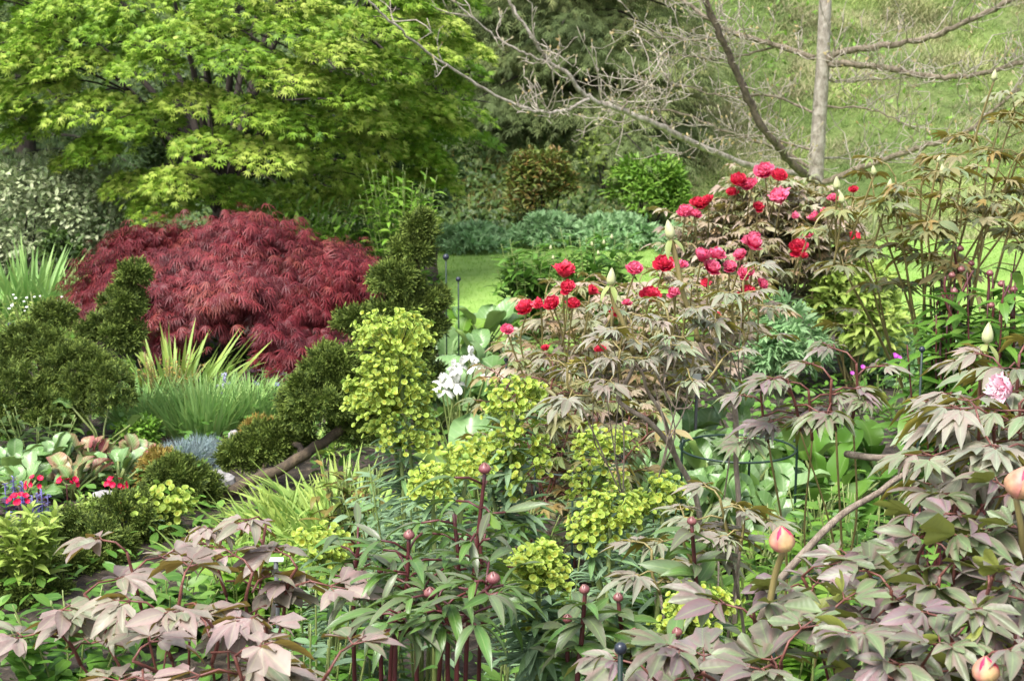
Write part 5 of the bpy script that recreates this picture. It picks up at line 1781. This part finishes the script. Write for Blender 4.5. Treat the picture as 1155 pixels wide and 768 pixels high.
b = gnd(500, 2.75)
t = thing('peony_plant', 'dark red stemmed herbaceous peony with round buds and glossy leaves, nearest', 'peony', b, 'red budded green peonies')
fol, st = MB(), MB()
for (px, py, d, bx, bs) in ((547, 532, 2.55, 525, .024), (557, 656, 2.35, 515, .025), (486, 672, 2.4, 505, .024), (461, 606, 2.55, 440, .022), (512, 580, 2.65, 495, .018), (430, 640, 2.6, 430, .02), (405, 610, 2.7, 400, .02), (465, 650, 2.5, 470, .02), (540, 600, 2.7, 540, .02), (450, 690, 2.4, 445, .02)):
    e = at(px, py, d)
    s0 = np.array([at(bx, 760, d)[0], d + U(0, .15), 0])
    P = curve([s0, at(bx, 768, d + .02), (at(bx, 740, d) * .45 + e * .55) + N(.008, 3), e], 7)
    st.tube(P, np.linspace(.0048, .0034, len(P)), 8)
    if bs > .021:
        bud(t, e - [0, 0, .004], 'round', bs * .92, (N(.1), -.1, 1))
    for j in range(13):
        f = .55 + .43 * (j + U(0, .8)) / 13
        q = P[min(len(P) - 1, int(f * (len(P) - 1)))]
        az = j * 2.4 + U(-.4, .4)
        el = U(.0, .7)
        L = U(.03, .065)
        e2 = q + hor(az, el) * L
        st.tube([q, (q + e2) / 2 + [0, 0, .006], e2], .0022, 5)
        for da, ss in ((0, 1.), (.7, .85), (-.7, .85)):
            a2 = az + da + N(.15)
            fol.inst(LANCE[RNG.integers(0, 3)], e2, hor(a2, el * .4 + N(.2)), nrm(np.array([-math.cos(a2) * .3, -math.sin(a2) * .3, 1]) + N(.3, 3)), np.array([[1, .68, 1]]) * .088 * ss * U(.7, 1.15))
fol.build('foliage', M['herb_peo'], t)
st.build('stem', M['stem_dkred'], t)

b = gnd(690, 2.7)
t = thing('peony_plant', 'slim red stemmed herbaceous peony with small round buds around the nearest ball stake', 'peony', b, 'red budded green peonies')
fol, st = MB(), MB()
for (px, py, d, bx) in ((660, 667, 2.5, 650), (697, 676, 2.6, 712), (715, 716, 2.5, 708), (765, 715, 2.45, 764), (780, 590, 2.75, 796), (640, 700, 2.6, 640)):
    e = at(px, py, d)
    s0 = np.array([at(bx, 760, d)[0], d + .05, 0])
    P = curve([s0, at(bx, 800, d), e * .6 + at(bx, 800, d) * .4, e], 7)
    st.tube(P, np.linspace(.006, .0038, len(P)), 7)
    bud(t, e - [0, 0, .004], 'round', .019, (N(.1), -.1, 1))
    for j in range(8):
        f = .55 + .42 * (j + U(0, .8)) / 8
        q = P[min(len(P) - 1, int(f * (len(P) - 1)))]
        az = j * 2.4
        for da, ss in ((0, 1.), (.8, .8), (-.8, .8)):
            a2 = az + da + N(.15)
            fol.inst(LANCE[RNG.integers(0, 3)], q, hor(a2, U(.1, .6)), nrm(np.array([0, 0, 1]) + N(.3, 3)), .10 * ss * U(.7, 1.15))
fol.build('foliage', M['herb_peo'], t)
st.build('stem', M['stem_dkred'], t)

b = gnd(925, 3.35)
tips = [at(px, py, d) for px, py, d in ((938, 428, 3.0), (912, 440, 3.0), (888, 430, 3.0), (858, 440, 3.1), (966, 410, 3.05))]
t = tree_peony('tree_peony', 'young tree peony with pinkish leaves on upright reddish shoots before the bergenias', b, tips, 'peo_mauve', 'stem_red', .065, .068, 4, el=(-.1, .5), wood_r=.0045, shoot=.16, dr=(.05, .5), wood='stem_olive', ncrown=2)
b = gnd(815, 3.1)
tips = [at(px, py, d) for px, py, d in ((812, 562, 2.9), (838, 575, 2.9), (772, 586, 2.95), (735, 620, 2.9))]
tree_peony('tree_peony', 'low grey pink tree peony under the wire hoop, beside the smallest euphorbia', b, tips, 'peo_grey', 'stem_olive', .05, .07, 4, el=(-.2, .4), shoot=.12, wood_r=.006)

b = gnd(1110, 2.95)
tips = [at(px, py, d) for px, py, d in ((1105, 478, 2.45), (1150, 455, 2.55), (1105, 430, 2.75), (1150, 400, 2.8), (1075, 450, 2.8), (1100, 497, 2.6), (1120, 470, 2.5), (1130, 415, 2.75), (1165, 490, 2.4), (1180, 460, 2.5), (1180, 410, 2.8))]
t = tree_peony('tree_peony', 'large grey leaved tree peony with one pale pink flower at the bed edge', b, tips, 'peo_grey', 'stem_red', .085, .092, 4, el=(-.15, .5), shoot=.15, dr=(.05, .45), wood_r=.010,
               paths=[([gnd(840, 2.95), at(845, 760, 2.88), at(868, 675, 2.82), at(905, 625, 2.8), at(950, 580, 2.85), at(990, 556, 2.9), at(1020, 535, 2.9), at(1100, 500, 2.9)], .009), ([at(955, 512, 3.1), at(990, 516, 3.), at(1040, 514, 3.), at(1100, 530, 3)], .008)])
flower(t, at(1140, 438, 2.62), 'pale', .038, (-.8, -.4, .1))
flower_stalk(t, at(1110, 480, 2.7), at(1130, 440, 2.63), 'stem_olive', .004)
p_ = at(1113, 388, 2.85)
bud(t, p_, 'cream', .043, (0.05, 0, 1), True)
flower_stalk(t, at(1105, 450, 2.85), p_, 'stem_olive', .0045)

b = gnd(1010, 2.7)
tips = [at(px, py, d) for px, py, d in ((850, 690, 2.2), (905, 650, 2.3), (935, 700, 2.15), (880, 748, 2.0), (985, 735, 2.0), (985, 655, 2.3), (1005, 665, 2.2), (1050, 602, 2.35), (1078, 566, 2.45), (1080, 615, 2.25), (1105, 575, 2.35), (1145, 565, 2.3), (1120, 650, 2.1), (1075, 695, 2.0), (1040, 750, 1.95), (1145, 715, 1.95), (1180, 620, 2.2), (1175, 755, 1.9), (790, 758, 2.0), (740, 768, 2.1), (1060, 650, 2.2), (1105, 750, 1.9))]
t = tree_peony('tree_peony', 'broad mauve leaved tree peony with fat peach buds, nearest', b, tips, 'peo_mauve', 'stem_red', .07, .073, 4, el=(-.1, .75), shoot=.13, wood='stem_dkred', wood_r=.006, dr=(-.5, .4), low=0, roll=.5, T=PEONY_B)


def peach(px, py, d, s, aim):
    p_ = at(px, py, d)
    aim = nrm(np.array(aim, float))
    part = bud(t, p_ - aim * s * .5, 'peach', s, aim)
    pk = bpy.data.objects.new('petal', BUD['pink'])
    COL.objects.link(pk)
    pk.parent = part
    pk.location = (0, 0, .03)
    pk.scale = (.97, .97, .95)
    flower_stalk(t, p_ - aim * s * .5 + np.array([N(.02), .03, -.10]), p_ - aim * s * .5, 'stem_olive', .0045)


peach(882, 607, 2.15, .044, (-.12, -.2, 1))
peach(1153, 543, 2.2, .056, (.25, -.1, 1))
peach(1112, 754, 1.85, .040, (-.15, -.15, 1))
# leafy fill between the stems near the viewer
for px, d, h, w, lf, mt, lab in ((345, 3.3, .52, .16, LANCE, 'midleaf', 'green lance leaved perennial behind the white label post'), (330, 2.8, .55, .15, LANCE, 'euph_leaf', 'blue green lance leaved perennial before the white label post'), (560, 3.0, .48, .17, LANCE, 'midleaf', 'green lance leaved perennial behind the densest euphorbia head'),
                                (640, 2.6, .56, .16, LANCE, 'midleaf', 'narrow leaved green perennial below the densest euphorbia head'), (740, 2.75, .52, .14, LANCE, 'midleaf', 'green perennial between the ball stake and the pink bud peony'), (850, 2.9, .42, .16, LANCE, 'brightleaf', 'fresh green perennial in the shade under the grey pink peony'),
                                (60, 3.9, .25, .22, OVATE, 'midleaf', 'low leafy green perennial in the corner under the pink peony leaves'), (180, 4.3, .2, .2, OVATE, 'midleaf', 'low leafy green perennial under the tall pink peony shoots'), (260, 4.4, .25, .18, OVATE, 'brightleaf', 'low bright green perennial behind the pink peony leaves'), (950, 3.6, .4, .2, OVATE, 'brightleaf', 'bright green perennial under the young pinkish peony'), (1030, 3.3, .45, .2, OVATE, 'midleaf', 'green perennial in the shade of the large grey peony'),
                                (560, 4.5, .42, .2, LANCE, 'midleaf', 'green perennial under the bergenia with striped leaves'), (700, 4.6, .35, .2, LANCE, 'euph_leaf', 'blue green perennial among the bronze peony stems'), (390, 4.9, .42, .14, LANCE, 'bronzeleaf', 'bronze leaved herb beside the leaning conifer trunk'), (750, 4.3, .3, .2, OVATE, 'midleaf', 'leafy green perennial under the wire hoop'), (900, 4.2, .42, .22, OVATE, 'brightleaf', 'light green perennial in the gap beyond the pink bud'), (955, 4.4, .42, .24, LANCE, 'midleaf', 'green perennial behind the arching woody peony branch'), (1000, 4.0, .5, .22, OVATE, 'midleaf', 'green perennial beneath the arching woody peony branch'), (860, 3.9, .36, .2, LANCE, 'brightleaf', 'light green perennial behind the low grey pink peony'), (440, 4.6, .42, .2, LANCE, 'euph_leaf', 'blue green perennial beneath the tallest euphorbia'), (310, 4.4, .3, .2, LANCE, 'brightleaf', 'light green perennial before the foot of the leaning trunk'), (930, 2.85, .50, .18, LANCE, 'midleaf', 'green perennial under the bud of the broad mauve peony'), (1080, 2.6, .55, .2, LANCE, 'midleaf', 'green perennial deep among the broad mauve peony leaves'), (880, 3.6, .42, .2, OVATE, 'brightleaf', 'light green perennial beneath the wire hoop leg'), (1140, 3.2, .5, .2, LANCE, 'brightleaf', 'light green perennial under the large grey peony at the bed edge'), (1000, 2.6, .5, .16, OVATE, 'midleaf', 'broad leaved perennial hidden low among the mauve peony stems')):
    clump('perennial', lab, 'perennial', gnd(px, d), 18, h, w, lf, .10, mt, 'stem_green', 10, 'leafy fill plants', upw=.35)
for o in list(bpy.data.objects):
    if o.type == 'EMPTY' and not o.children:
        bpy.data.objects.remove(o)
